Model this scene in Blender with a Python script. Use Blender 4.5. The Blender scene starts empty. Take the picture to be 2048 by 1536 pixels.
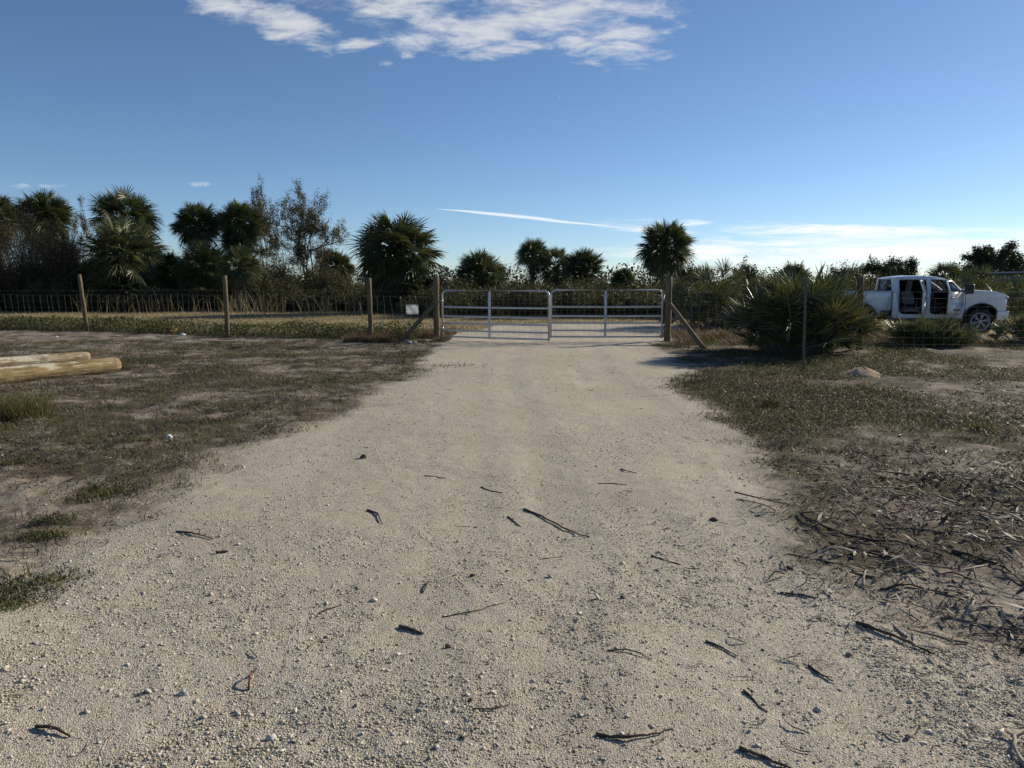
import bpy, bmesh, math, random
import numpy as np
from mathutils import Vector, Matrix
from mathutils.geometry import tessellate_polygon

SC = bpy.context.scene
COL = SC.collection
R = math.radians
rng = np.random.default_rng(7)
random.seed(7)

# ------------------------------------------------------------------ camera geometry
F, CX, CY, YH, EYE = 1450.0, 1024.0, 768.0, 566.0, 1.55
PITCH = math.atan((CY - YH) / F)
cp, sp = math.cos(PITCH), math.sin(PITCH)


def ray(px, py):
    a, b = px - CX, CY - py
    return np.array([a, F * cp + b * sp, -F * sp + b * cp])


def at(px, py, d):
    """world point seen at photo pixel (px,py), d metres ahead"""
    r = ray(px, py)
    r = r * (d / r[1])
    return Vector((r[0], r[1], r[2] + EYE))


def gnd(px, py):
    r = ray(px, py)
    r = r * (-EYE / r[2])
    return Vector((r[0], r[1], 0.0))


# ------------------------------------------------------------------ noise
def _h(i, j, s):
    n = (i.astype(np.int64) * 374761393 + j.astype(np.int64) * 668265263 + s * 974711) & 0xFFFFFFFF
    n = ((n ^ (n >> 13)) * 1274126177) & 0xFFFFFFFF
    return ((n ^ (n >> 16)) & 0xFFFF) / 65535.0


def vn(x, y, s=0):
    xi, yi = np.floor(x), np.floor(y)
    fx, fy = x - xi, y - yi
    fx, fy = fx * fx * (3 - 2 * fx), fy * fy * (3 - 2 * fy)
    a, b = _h(xi, yi, s), _h(xi + 1, yi, s)
    c, d = _h(xi, yi + 1, s), _h(xi + 1, yi + 1, s)
    return (a * (1 - fx) + b * fx) * (1 - fy) + (c * (1 - fx) + d * fx) * fy


def fbm(x, y, s=0, o=4, g=0.5):
    t, a, n = 0, 1.0, 0
    for k in range(o):
        t = t + a * vn(x * 2 ** k + 17.3 * k, y * 2 ** k - 9.1 * k, s + k)
        n += a
        a *= g
    return t / n


def sstep(a, b, x):
    t = np.clip((x - a) / (b - a), 0, 1)
    return t * t * (3 - 2 * t)


# ------------------------------------------------------------------ tagging, mesh building
def tag(o, label=None, cat=None, group=None, kind=None):
    if label: o['label'] = label
    if cat: o['category'] = cat
    if group: o['group'] = group
    if kind: o['kind'] = kind
    return o


def thing(name, label, cat, loc=(0, 0, 0), rz=0.0, group=None):
    o = bpy.data.objects.new(name, None)
    COL.objects.link(o)
    o.location = loc
    o.rotation_euler = (0, 0, rz)
    o.empty_display_size = 0.2
    return tag(o, label, cat, group)


def link(name, me, mat, parent=None):
    o = bpy.data.objects.new(name, me)
    COL.objects.link(o)
    if mat is not None and not me.materials:
        for m in (mat if isinstance(mat, (list, tuple)) else [mat]):
            me.materials.append(m)
    if parent is not None:
        o.parent = parent
    return o


class MB:
    """collects vertices, quads and triangles, then makes ONE mesh"""
    def __init__(s):
        s.v, s.q, s.t, s.n = [], [], [], 0

    def add(s, V, q=None, t=None):
        V = np.asarray(V, float).reshape(-1, 3)
        if q is not None and len(q): s.q.append(np.asarray(q, np.int64).reshape(-1, 4) + s.n)
        if t is not None and len(t): s.t.append(np.asarray(t, np.int64).reshape(-1, 3) + s.n)
        s.v.append(V)
        s.n += len(V)

    def arrays(s):
        V = np.concatenate(s.v) if s.v else np.zeros((0, 3))
        q = np.concatenate(s.q) if s.q else np.zeros((0, 4), np.int64)
        t = np.concatenate(s.t) if s.t else np.zeros((0, 3), np.int64)
        return V, q, t

    def addmb(s, o, M=None):
        V, q, t = o if isinstance(o, tuple) else o.arrays()
        if M is not None:
            M = np.array(M)
            V = V @ M[:3, :3].T + M[:3, 3]
        s.add(V, q, t)

    def mesh(s, name, smooth=False):
        return mesh_np(name, *s.arrays(), smooth=smooth)

    def build(s, name, mat, parent=None, smooth=False):
        return link(name, s.mesh(name, smooth), mat, parent)

    # shapes
    def tube(s, P, rad, n=6, cap=True):
        P = np.asarray(P, float)
        m = len(P)
        rad = np.broadcast_to(np.asarray(rad, float), (m,))
        T = np.gradient(P, axis=0)
        T /= np.linalg.norm(T, axis=1)[:, None] + 1e-12
        ref = np.array([0, 0, 1.0]) if abs(T[0][2]) < 0.9 else np.array([1.0, 0, 0])
        u = np.cross(T, ref)
        u /= np.linalg.norm(u, axis=1)[:, None] + 1e-12
        w = np.cross(T, u)
        a = np.arange(n) / n * 2 * np.pi
        V = P[:, None, :] + rad[:, None, None] * (np.cos(a)[None, :, None] * u[:, None, :] + np.sin(a)[None, :, None] * w[:, None, :])
        V = V.reshape(-1, 3)
        i = np.arange(m - 1)[:, None] * n
        k = np.arange(n)[None, :]
        k2 = (k + 1) % n
        q = np.stack([i + k, i + k2, i + n + k2, i + n + k], -1).reshape(-1, 4)
        t = None
        if cap:
            V = np.vstack([V, P[0], P[-1]])
            kk = np.arange(n)
            t = np.vstack([np.stack([np.full(n, m * n), (kk + 1) % n, kk], -1),
                           np.stack([np.full(n, m * n + 1), (m - 1) * n + kk, (m - 1) * n + (kk + 1) % n], -1)])
        s.add(V, q, t)

    def box(s, c, size, M=None, bev=0.0):
        bm = bmesh.new()
        bmesh.ops.create_cube(bm, size=1.0)
        for v in bm.verts:
            v.co = Vector((v.co.x * size[0], v.co.y * size[1], v.co.z * size[2]))
        if bev > 0:
            bmesh.ops.bevel(bm, geom=bm.edges[:], offset=bev, segments=2, affect='EDGES', profile=0.6)
        for v in bm.verts:
            v.co = (M @ v.co if M is not None else v.co) + Vector(c)
        s.bm(bm)

    def bm(s, bm):
        bmesh.ops.triangulate(bm, faces=bm.faces[:])
        bm.verts.index_update()
        s.add([v.co[:] for v in bm.verts], None, [[v.index for v in f.verts] for f in bm.faces])
        bm.free()

    def lathe(s, prof, n, M=None):
        """prof: (r, h) pairs turned about the y axis"""
        a = np.arange(n) / n * 2 * np.pi
        V = np.array([[r * np.cos(x), h, r * np.sin(x)] for r, h in prof for x in a])
        m = len(prof)
        i = np.arange(m - 1)[:, None] * n
        k = np.arange(n)[None, :]
        k2 = (k + 1) % n
        q = np.stack([i + k, i + k2, i + n + k2, i + n + k], -1).reshape(-1, 4)
        if M is not None:
            M = np.array(M)
            V = V @ M[:3, :3].T + M[:3, 3]
        s.add(V, q)


def mesh_np(name, V, q, t, smooth=False):
    me = bpy.data.meshes.new(name)
    nl = len(q) * 4 + len(t) * 3
    me.vertices.add(len(V))
    me.vertices.foreach_set('co', np.ascontiguousarray(V, np.float32).ravel())
    me.loops.add(nl)
    me.loops.foreach_set('vertex_index', np.concatenate([q.ravel(), t.ravel()]).astype(np.int32))
    npoly = len(q) + len(t)
    me.polygons.add(npoly)
    st = np.concatenate([np.arange(len(q)) * 4, len(q) * 4 + np.arange(len(t)) * 3]).astype(np.int32)
    me.polygons.foreach_set('loop_start', st)
    if smooth:
        me.polygons.foreach_set('use_smooth', np.ones(npoly, bool))
    me.update(calc_edges=True)
    me.validate()
    return me


def copy_tree(o, parent=None, label=None):
    c = o.copy()
    COL.objects.link(c)
    if parent is not None:
        c.parent = parent
    if label: c['label'] = label
    for ch in list(o.children):
        copy_tree(ch, c)
    return c


# ------------------------------------------------------------------ node helper
class NT:
    def __init__(s, tree):
        s.t = tree
        s.n = tree.nodes
        s.n.clear()

    def node(s, typ, **kw):
        nd = s.n.new(typ)
        for k, v in kw.items():
            setattr(nd, k, v)
        return nd

    def put(s, sock, v):
        if v is None: return
        if hasattr(v, 'is_output'):
            s.t.links.new(v, sock)
        else:
            sock.default_value = v

    def m(s, op, a, b=None, c=None, clamp=False):
        nd = s.node('ShaderNodeMath', operation=op, use_clamp=clamp)
        for i, v in enumerate((a, b, c)):
            s.put(nd.inputs[i], v)
        return nd.outputs[0]

    def mix(s, f, a, b, mode='MIX'):
        nd = s.node('ShaderNodeMix', data_type='RGBA', blend_type=mode)
        s.put(nd.inputs[0], f)
        s.put(nd.inputs[6], a if hasattr(a, 'is_output') else (*a, 1))
        s.put(nd.inputs[7], b if hasattr(b, 'is_output') else (*b, 1))
        return nd.outputs[2]

    def ramp(s, f, lo, hi):
        nd = s.node('ShaderNodeMapRange', interpolation_type='SMOOTHSTEP')
        s.put(nd.inputs[0], f)
        nd.inputs[1].default_value, nd.inputs[2].default_value = lo, hi
        return nd.outputs[0]

    def noise(s, vec, scale, det=4, rough=0.55, dist=0.0, dim='3D'):
        nd = s.node('ShaderNodeTexNoise', noise_dimensions=dim)
        s.put(nd.inputs['Vector'], vec)
        nd.inputs['Scale'].default_value = scale
        nd.inputs['Detail'].default_value = det
        nd.inputs['Roughness'].default_value = rough
        nd.inputs['Distortion'].default_value = dist
        return nd.outputs['Fac']

    def voro(s, vec, scale, feature='F1'):
        nd = s.node('ShaderNodeTexVoronoi', feature=feature)
        s.put(nd.inputs['Vector'], vec)
        nd.inputs['Scale'].default_value = scale
        return nd

    def mapping(s, vec, scale):
        nd = s.node('ShaderNodeMapping')
        s.put(nd.inputs[0], vec)
        nd.inputs['Scale'].default_value = scale
        return nd.outputs[0]

    def bump(s, h, strength, dist, normal=None):
        nd = s.node('ShaderNodeBump')
        s.put(nd.inputs['Height'], h)
        nd.inputs['Strength'].default_value = strength
        nd.inputs['Distance'].default_value = dist
        if normal is not None: s.put(nd.inputs['Normal'], normal)
        return nd.outputs[0]


def new_mat(name):
    m = bpy.data.materials.new(name)
    m.use_nodes = True
    return m, NT(m.node_tree)


def finish(nt, col, rough=0.7, spec=0.3, metal=0.0, normal=None, **kw):
    b = nt.node('ShaderNodeBsdfPrincipled')
    nt.put(b.inputs['Base Color'], col if hasattr(col, 'is_output') else (*col, 1))
    nt.put(b.inputs['Roughness'], rough)
    nt.put(b.inputs['Specular IOR Level'], spec)
    nt.put(b.inputs['Metallic'], metal)
    if normal is not None: nt.put(b.inputs['Normal'], normal)
    for k, v in kw.items():
        nt.put(b.inputs[k.replace('_', ' ')], v)
    o = nt.node('ShaderNodeOutputMaterial')
    nt.t.links.new(b.outputs[0], o.inputs[0])
    return b


def mat_mottled(name, a, b, scale=6.0, rough=0.8, spec=0.3, metal=0.0, bump=0.3, bdist=0.01, stretch=(1, 1, 1), fine=8.0):
    m, nt = new_mat(name)
    co = nt.node('ShaderNodeTexCoord').outputs['Object']
    v = nt.mapping(co, stretch)
    n1 = nt.ramp(nt.noise(v, scale, 5, 0.6), 0.3, 0.7)
    n2 = nt.noise(v, scale * fine, 3, 0.6)
    col = nt.mix(n1, a, b)
    col = nt.mix(nt.m('MULTIPLY', nt.ramp(n2, 0.35, 0.75), 0.5), col, tuple(x * 0.45 for x in a))
    nor = nt.bump(nt.m('ADD', n1, nt.m('MULTIPLY', n2, 0.6)), bump, bdist) if bump else None
    rg = nt.m('ADD', rough - 0.08, nt.m('MULTIPLY', n2, 0.16))
    finish(nt, col, rg, spec, metal, nor)
    return m


def mat_leaf(name, a, b, c, rough=0.4, spec=0.5, trans=0.25):
    """three colours mixed per leaf; a little light passes through"""
    m, nt = new_mat(name)
    g = nt.node('ShaderNodeNewGeometry')
    rnd = g.outputs['Random Per Island']
    oi = nt.node('ShaderNodeObjectInfo').outputs['Random']
    co = nt.node('ShaderNodeTexCoord').outputs['Object']
    cl = nt.ramp(nt.noise(co, 1.3, 3), 0.35, 0.65)
    col = nt.mix(nt.ramp(rnd, 0.1, 0.9), a, b)
    col = nt.mix(nt.m('MULTIPLY', cl, nt.ramp(rnd, 0.45, 0.75)), col, c)
    hs = nt.node('ShaderNodeHueSaturation')
    nt.put(hs.inputs['Color'], col)
    nt.put(hs.inputs['Value'], nt.m('ADD', 0.85, nt.m('MULTIPLY', oi, 0.3)))
    col = hs.outputs[0]
    b1 = nt.node('ShaderNodeBsdfPrincipled')
    nt.put(b1.inputs['Base Color'], col)
    b1.inputs['Roughness'].default_value = rough
    b1.inputs['Specular IOR Level'].default_value = spec
    tr = nt.node('ShaderNodeBsdfTranslucent')
    nt.put(tr.inputs[0], nt.mix(1.0, col, (1.0, 1.0, 0.5), 'MULTIPLY'))
    mx = nt.node('ShaderNodeMixShader')
    mx.inputs[0].default_value = trans
    nt.t.links.new(b1.outputs[0], mx.inputs[1])
    nt.t.links.new(tr.outputs[0], mx.inputs[2])
    o = nt.node('ShaderNodeOutputMaterial')
    nt.t.links.new(mx.outputs[0], o.inputs[0])
    return m


M = {}
M['palm'] = mat_leaf('palm_leaf', (0.05, 0.07, 0.025), (0.09, 0.11, 0.042), (0.15, 0.14, 0.065), 0.46, 0.45, 0.2)
M['palm_dead'] = mat_leaf('dead_palm_leaf', (0.07, 0.05, 0.03), (0.14, 0.10, 0.06), (0.19, 0.15, 0.10), 0.6, 0.3, 0.1)
M['palmetto'] = mat_leaf('palmetto_leaf', (0.055, 0.07, 0.028), (0.10, 0.115, 0.05), (0.17, 0.155, 0.08), 0.42, 0.5, 0.2)
M['brush'] = mat_leaf('brush_leaf', (0.040, 0.046, 0.019), (0.068, 0.070, 0.028), (0.10, 0.082, 0.038), 0.6, 0.25, 0.25)
M['brown_brush'] = mat_leaf('brown_brush_leaf', (0.058, 0.048, 0.030), (0.092, 0.075, 0.045), (0.10, 0.085, 0.045), 0.65, 0.2, 0.25)
M['tree_leaf'] = mat_leaf('tree_leaf', (0.05, 0.055, 0.026), (0.08, 0.078, 0.038), (0.12, 0.095, 0.05), 0.5, 0.4, 0.2)
M['oak_leaf'] = mat_leaf('oak_leaf', (0.030, 0.038, 0.020), (0.045, 0.055, 0.026), (0.06, 0.06, 0.03), 0.5, 0.4, 0.15)
M['weed'] = mat_leaf('weed_leaf', (0.05, 0.066, 0.022), (0.085, 0.095, 0.035), (0.15, 0.12, 0.06), 0.62, 0.22, 0.25)
M['grass'] = mat_leaf('green_grass', (0.055, 0.062, 0.022), (0.09, 0.09, 0.036), (0.17, 0.135, 0.075), 0.62, 0.22, 0.25)
M['dry_grass'] = mat_leaf('dry_grass', (0.21, 0.165, 0.085), (0.32, 0.255, 0.14), (0.40, 0.33, 0.20), 0.55, 0.3, 0.25)
M['red_grass'] = mat_leaf('rusty_grass', (0.13, 0.075, 0.045), (0.19, 0.12, 0.07), (0.22, 0.17, 0.10), 0.6, 0.3, 0.2)
M['dead_bits'] = mat_leaf('dead_plant_bits', (0.05, 0.038, 0.026), (0.10, 0.08, 0.055), (0.30, 0.25, 0.18), 0.65, 0.3, 0.05)
M['litter'] = mat_leaf('palm_litter', (0.085, 0.066, 0.048), (0.22, 0.18, 0.135), (0.42, 0.36, 0.28), 0.65, 0.25, 0.0)
M['wood'] = mat_mottled('weathered_post_wood', (0.12, 0.092, 0.052), (0.20, 0.155, 0.09), 5, 0.85, 0.2, 0, 0.5, 0.006, (3, 3, 0.25), 6)
def log_mat(name, a, b, white, amount):
    m, nt = new_mat(name)
    co = nt.node('ShaderNodeTexCoord').outputs['Object']
    grain = nt.noise(nt.mapping(co, (0.8, 14, 14)), 2.4, 6, 0.65, 0.6)
    big = nt.noise(nt.mapping(co, (0.9, 2.5, 2.5)), 1.5, 5, 0.65)
    crack = nt.ramp(nt.noise(nt.mapping(co, (0.5, 22, 22)), 2.0, 3, 0.6, 0.8), 0.66, 0.70)
    col = nt.mix(nt.ramp(grain, 0.3, 0.7), a, b)
    col = nt.mix(nt.m('MULTIPLY', nt.ramp(nt.m('ADD', big, nt.m('MULTIPLY', grain, 0.35)), amount, amount + 0.06), 0.85), col, white)
    col = nt.mix(nt.m('MULTIPLY', nt.ramp(nt.noise(nt.mapping(co, (1, 2, 2)), 3.5, 6, 0.75), 0.48, 0.62), 0.7), col, (0.12, 0.088, 0.05))
    col = nt.mix(nt.m('MULTIPLY', crack, 0.85), col, (0.04, 0.03, 0.02))
    nor = nt.bump(nt.m('SUBTRACT', grain, crack), 0.9, 0.02)
    finish(nt, col, 0.9, 0.15, 0, nor)
    return m


M['log_tan'] = log_mat('tan_log_wood', (0.13, 0.09, 0.045), (0.37, 0.275, 0.145), (0.46, 0.42, 0.33), 0.70)
M['log_grey'] = log_mat('bleached_log_wood', (0.13, 0.10, 0.062), (0.36, 0.30, 0.20), (0.48, 0.44, 0.35), 0.66)
M['galv'] = mat_mottled('galvanised_steel', (0.46, 0.47, 0.48), (0.60, 0.61, 0.62), 9, 0.45, 0.5, 0.6, 0.05, 0.002)
M['wire'] = mat_mottled('galvanised_wire', (0.17, 0.165, 0.16), (0.26, 0.255, 0.25), 9, 0.55, 0.4, 0.4, 0.0)
M['bark'] = mat_mottled('palm_trunk_bark', (0.11, 0.09, 0.07), (0.19, 0.16, 0.13), 4, 0.9, 0.15, 0, 0.8, 0.03, (1, 1, 2.5), 5)
M['branch'] = mat_mottled('branch_bark', (0.10, 0.085, 0.07), (0.20, 0.175, 0.15), 5, 0.9, 0.15, 0, 0.4, 0.01)
M['stick'] = mat_mottled('dark_stick', (0.055, 0.042, 0.031), (0.115, 0.09, 0.066), 14, 0.8, 0.2, 0, 0.5, 0.003)
M['pale_stick'] = mat_mottled('pale_stick', (0.28, 0.23, 0.17), (0.42, 0.36, 0.28), 14, 0.8, 0.2, 0, 0.5, 0.003)
M['red_stick'] = mat_mottled('red_brown_stick', (0.14, 0.045, 0.03), (0.2, 0.08, 0.05), 14, 0.8, 0.2, 0, 0.4, 0.003)
M['shell'] = mat_mottled('white_shell', (0.42, 0.40, 0.36), (0.54, 0.52, 0.47), 30, 0.6, 0.4, 0, 0.3, 0.002)
M['paper'] = mat_mottled('white_litter', (0.82, 0.82, 0.82), (0.88, 0.88, 0.88), 20, 0.6, 0.3, 0, 0.1, 0.003)
M['sign'] = mat_mottled('white_sign_sheet', (0.78, 0.78, 0.76), (0.84, 0.84, 0.82), 6, 0.6, 0.3, 0, 0.1, 0.002)
M['sandpile'] = mat_mottled('pale_orange_sand', (0.42, 0.30, 0.19), (0.55, 0.42, 0.29), 9, 0.95, 0.1, 0, 0.9, 0.02)
M['lump'] = mat_mottled('brown_husk', (0.34, 0.20, 0.10), (0.48, 0.33, 0.2), 20, 0.85, 0.15, 0, 0.8, 0.01)
def paint_mat():
    m, nt = new_mat('white_truck_paint')
    co = nt.node('ShaderNodeTexCoord').outputs['Object']
    col = nt.mix(nt.ramp(nt.noise(co, 1.2, 4), 0.4, 0.8), (0.74, 0.75, 0.76), (0.66, 0.655, 0.63))
    finish(nt, col, 0.28, 0.5, 0, None, Coat_Weight=0.6, Coat_Roughness=0.06)
    return m


M['paint'] = paint_mat()
M['black'] = mat_mottled('black_plastic', (0.018, 0.018, 0.019), (0.028, 0.028, 0.03), 9, 0.5, 0.4, 0, 0.05, 0.002)
M['cloth'] = mat_mottled('dark_seat_cloth', (0.016, 0.016, 0.017), (0.028, 0.028, 0.029), 12, 0.85, 0.2, 0, 0.1, 0.003)
M['rubber'] = mat_mottled('tyre_rubber', (0.022, 0.021, 0.02), (0.045, 0.042, 0.038), 7, 0.8, 0.3, 0, 0.2, 0.004)
M['chrome'] = mat_mottled('bright_wheel_alloy', (0.42, 0.43, 0.45), (0.52, 0.53, 0.55), 6, 0.36, 0.5, 0.7, 0.0)
M['shedwall'] = mat_mottled('pale_shed_wall', (0.30, 0.34, 0.33), (0.38, 0.42, 0.40), 3, 0.8, 0.2, 0, 0.1, 0.004)
M['shedroof'] = mat_mottled('shed_roof_metal', (0.42, 0.42, 0.42), (0.52, 0.52, 0.52), 3, 0.5, 0.4, 0.3, 0.1, 0.004)


def glass_mat(name, tint, rough=0.02):
    m, nt = new_mat(name)
    lw = nt.node('ShaderNodeLayerWeight')
    lw.inputs[0].default_value = 0.35
    tr = nt.node('ShaderNodeBsdfTransparent')
    tr.inputs[0].default_value = (*tint, 1)
    gl = nt.node('ShaderNodeBsdfGlossy')
    gl.inputs['Roughness'].default_value = rough
    mx = nt.node('ShaderNodeMixShader')
    nt.t.links.new(nt.m('ADD', 0.06, nt.m('MULTIPLY', lw.outputs['Fresnel'], 0.7)), mx.inputs[0])
    nt.t.links.new(tr.outputs[0], mx.inputs[1])
    nt.t.links.new(gl.outputs[0], mx.inputs[2])
    o = nt.node('ShaderNodeOutputMaterial')
    nt.t.links.new(mx.outputs[0], o.inputs[0])
    return m


M['glass'] = glass_mat('tinted_glass', (0.6, 0.63, 0.63))
M['dark_glass'] = glass_mat('cab_shade_glass', (0.03, 0.033, 0.035))  # near-black tint on the far windows stands in for shade inside the cab
M['clear'] = glass_mat('clear_glass', (0.8, 0.84, 0.84))

# ------------------------------------------------------------------ ground layout
LE = [(-900, 1700), (-300, 1340), (0, 1190), (140, 1090), (300, 990), (430, 918), (640, 850), (770, 790), (850, 748), (835, 714),
      (862, 692), (885, 680), (905, 668), (960, 658), (1000, 651), (1040, 645)]
RE = [(3200, 1700), (2500, 1480), (2060, 1340), (1800, 1235), (1640, 1120), (1572, 1040), (1545, 960), (1490, 880), (1415, 800),
      (1350, 737), (1325, 702), (1332, 684), (1340, 668), (1390, 656), (1480, 651), (1500, 645)]
_l = np.array([gnd(*p)[:2] for p in LE]); _r = np.array([gnd(*p)[:2] for p in RE])
_l = _l[np.argsort(_l[:, 1])]; _r = _r[np.argsort(_r[:, 1])]
YEND = gnd(1100, 649.5)[1]


def road_sd(x, y):
    """metres inside (+) or outside (-) the drive"""
    xl = np.interp(y, _l[:, 1], _l[:, 0])
    xr = np.interp(y, _r[:, 1], _r[:, 0])
    d = np.minimum(x - xl, xr - x) * 0.75
    return np.minimum(d, (YEND - y))


def road_mask(x, y):
    n = (fbm(x * 0.9, y * 0.9, 3, 5, 0.6) - 0.5) * 1.6 + (vn(x * 6, y * 6, 9) - 0.5) * 0.25
    s = road_sd(x, y)
    return sstep(-0.22, 0.22, s + n * np.clip(0.25 + y * 0.03, 0.25, 0.6))


def H(x, y):
    x = np.asarray(x, float); y = np.asarray(y, float)
    h = (fbm(x * 0.12, y * 0.12, 21, 3) - 0.5) * 0.10 * sstep(2, 9, np.hypot(x, y))
    h = h - 0.10 * np.exp(-(((x - 14.0) / 4.5) ** 2 + ((y - 25) / 3.0) ** 2))
    h = h - 0.05 * np.exp(-((y - 17.2) / 1.0) ** 2) * sstep(-3, -6, x)
    return h


def Hs(x, y):
    return float(H(np.array([x]), np.array([y]))[0])


_fx = np.array([gnd(-300, 655).x, gnd(173, 660).x, gnd(455, 675).x, gnd(741, 680).x, gnd(873, 681).x])
_fy = np.array([gnd(-300, 655).y, gnd(173, 660).y, gnd(455, 675).y, gnd(741, 680).y, gnd(873, 681).y])


def fence_y(x):
    return np.interp(x, _fx, _fy)


def weed_ground(x, y):
    t = y - fence_y(x)
    return sstep(-0.3, 0.2, t) * sstep(2.4, 1.4, t) * (x < -2.4)


def ruts(x, y):
    c = 0.75 + 0.02 * y + 0.25 * np.sin(y * 0.35)
    w = 0.20 + 0.05 * vn(y * 0.8, y * 0 + 2, 5)
    k = 0.5 + 0.8 * fbm(x * 0.8, y * 0.5, 66, 3)
    r = 0
    for o_, a_ in ((-0.85, 1.0), (0.85, 1.0), (-1.35, 0.5), (0.4, 0.5)):
        t = (x - c - o_) / w
        r = r + a_ * (np.exp(-t ** 2) - 0.45 * np.exp(-((np.abs(t) - 1.5) / 0.5) ** 2))
    return 0.011 * k * r * sstep(40, 20, y)


def make_ground():
    y = [-120.0, -40, -15, -6, -2, 0.0, 0.5, 0.9]
    yy = 1.2
    while yy < 60:
        y.append(yy)
        yy += (yy + 2.5) * 0.0046
    while yy < 900:
        y.append(yy)
        yy += yy * 0.05
    y = np.array(y)
    ud = np.linspace(-1.25, 1.25, 660)
    us = np.array([1.32, 1.5, 1.8, 2.4, 4, 9, 20, 60])
    u = np.concatenate([-us[::-1], ud, us])
    w = 2.5 + np.maximum(y, 0)
    X = u[None, :] * w[:, None]
    Y = np.broadcast_to(y[:, None], X.shape)
    x, yv = X.ravel(), Y.ravel().copy()
    rm = road_mask(x, yv)
    z = H(x, yv)
    near = sstep(45, 14, yv)
    off = (fbm(x * 1.7, yv * 1.7, 31, 4, 0.6) - 0.5) * 0.09 + (vn(x * 9, yv * 9, 41) - 0.5) * 0.022 + (vn(x * 23, yv * 23, 43) - 0.5) * 0.012
    on = (fbm(x * 0.9, yv * 0.9, 51, 4, 0.55) - 0.5) * 0.05 + (vn(x * 12, yv * 12, 61) - 0.5) * 0.008 + (vn(x * 34, yv * 34, 63) - 0.5) * 0.005
    z = z + near * (off * (1 - rm) + on * rm) + rm * 0.012 - ruts(x, yv) * rm
    V = np.stack([x, yv, z], -1)
    ny, nx = X.shape
    i = np.arange(ny - 1)[:, None] * nx
    k = np.arange(nx - 1)[None, :]
    q = np.stack([i + k, i + k + 1, i + nx + k + 1, i + nx + k], -1).reshape(-1, 4)
    fr = rm[q].mean(1) > 0.5
    dry = sstep(1.6, 2.6, yv - fence_y(np.minimum(x, -2))) * (yv > 15)
    turf = sstep(3.6, 8.6, yv + (fbm(x * 0.6, yv * 0.6, 91, 4) - 0.5) * 5) * (x > 0) * (0.2 + 0.7 * sstep(0.36, 0.56, fbm(x * 0.8, yv * 0.8, 92, 4)))
    turf = np.maximum(turf, (x < 0) * sstep(4.5, 8.0, yv + (fbm(x * 0.5, yv * 0.5, 95, 4) - 0.5) * 5) * sstep(17.5, 15.0, yv) * 0.6 * (0.3 + 0.7 * sstep(0.44, 0.60, fbm(x * 0.6, yv * 0.9, 96, 5))))
    turf = np.maximum(turf, weed_ground(x, yv))
    return V, q, fr, rm, dry, turf


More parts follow.
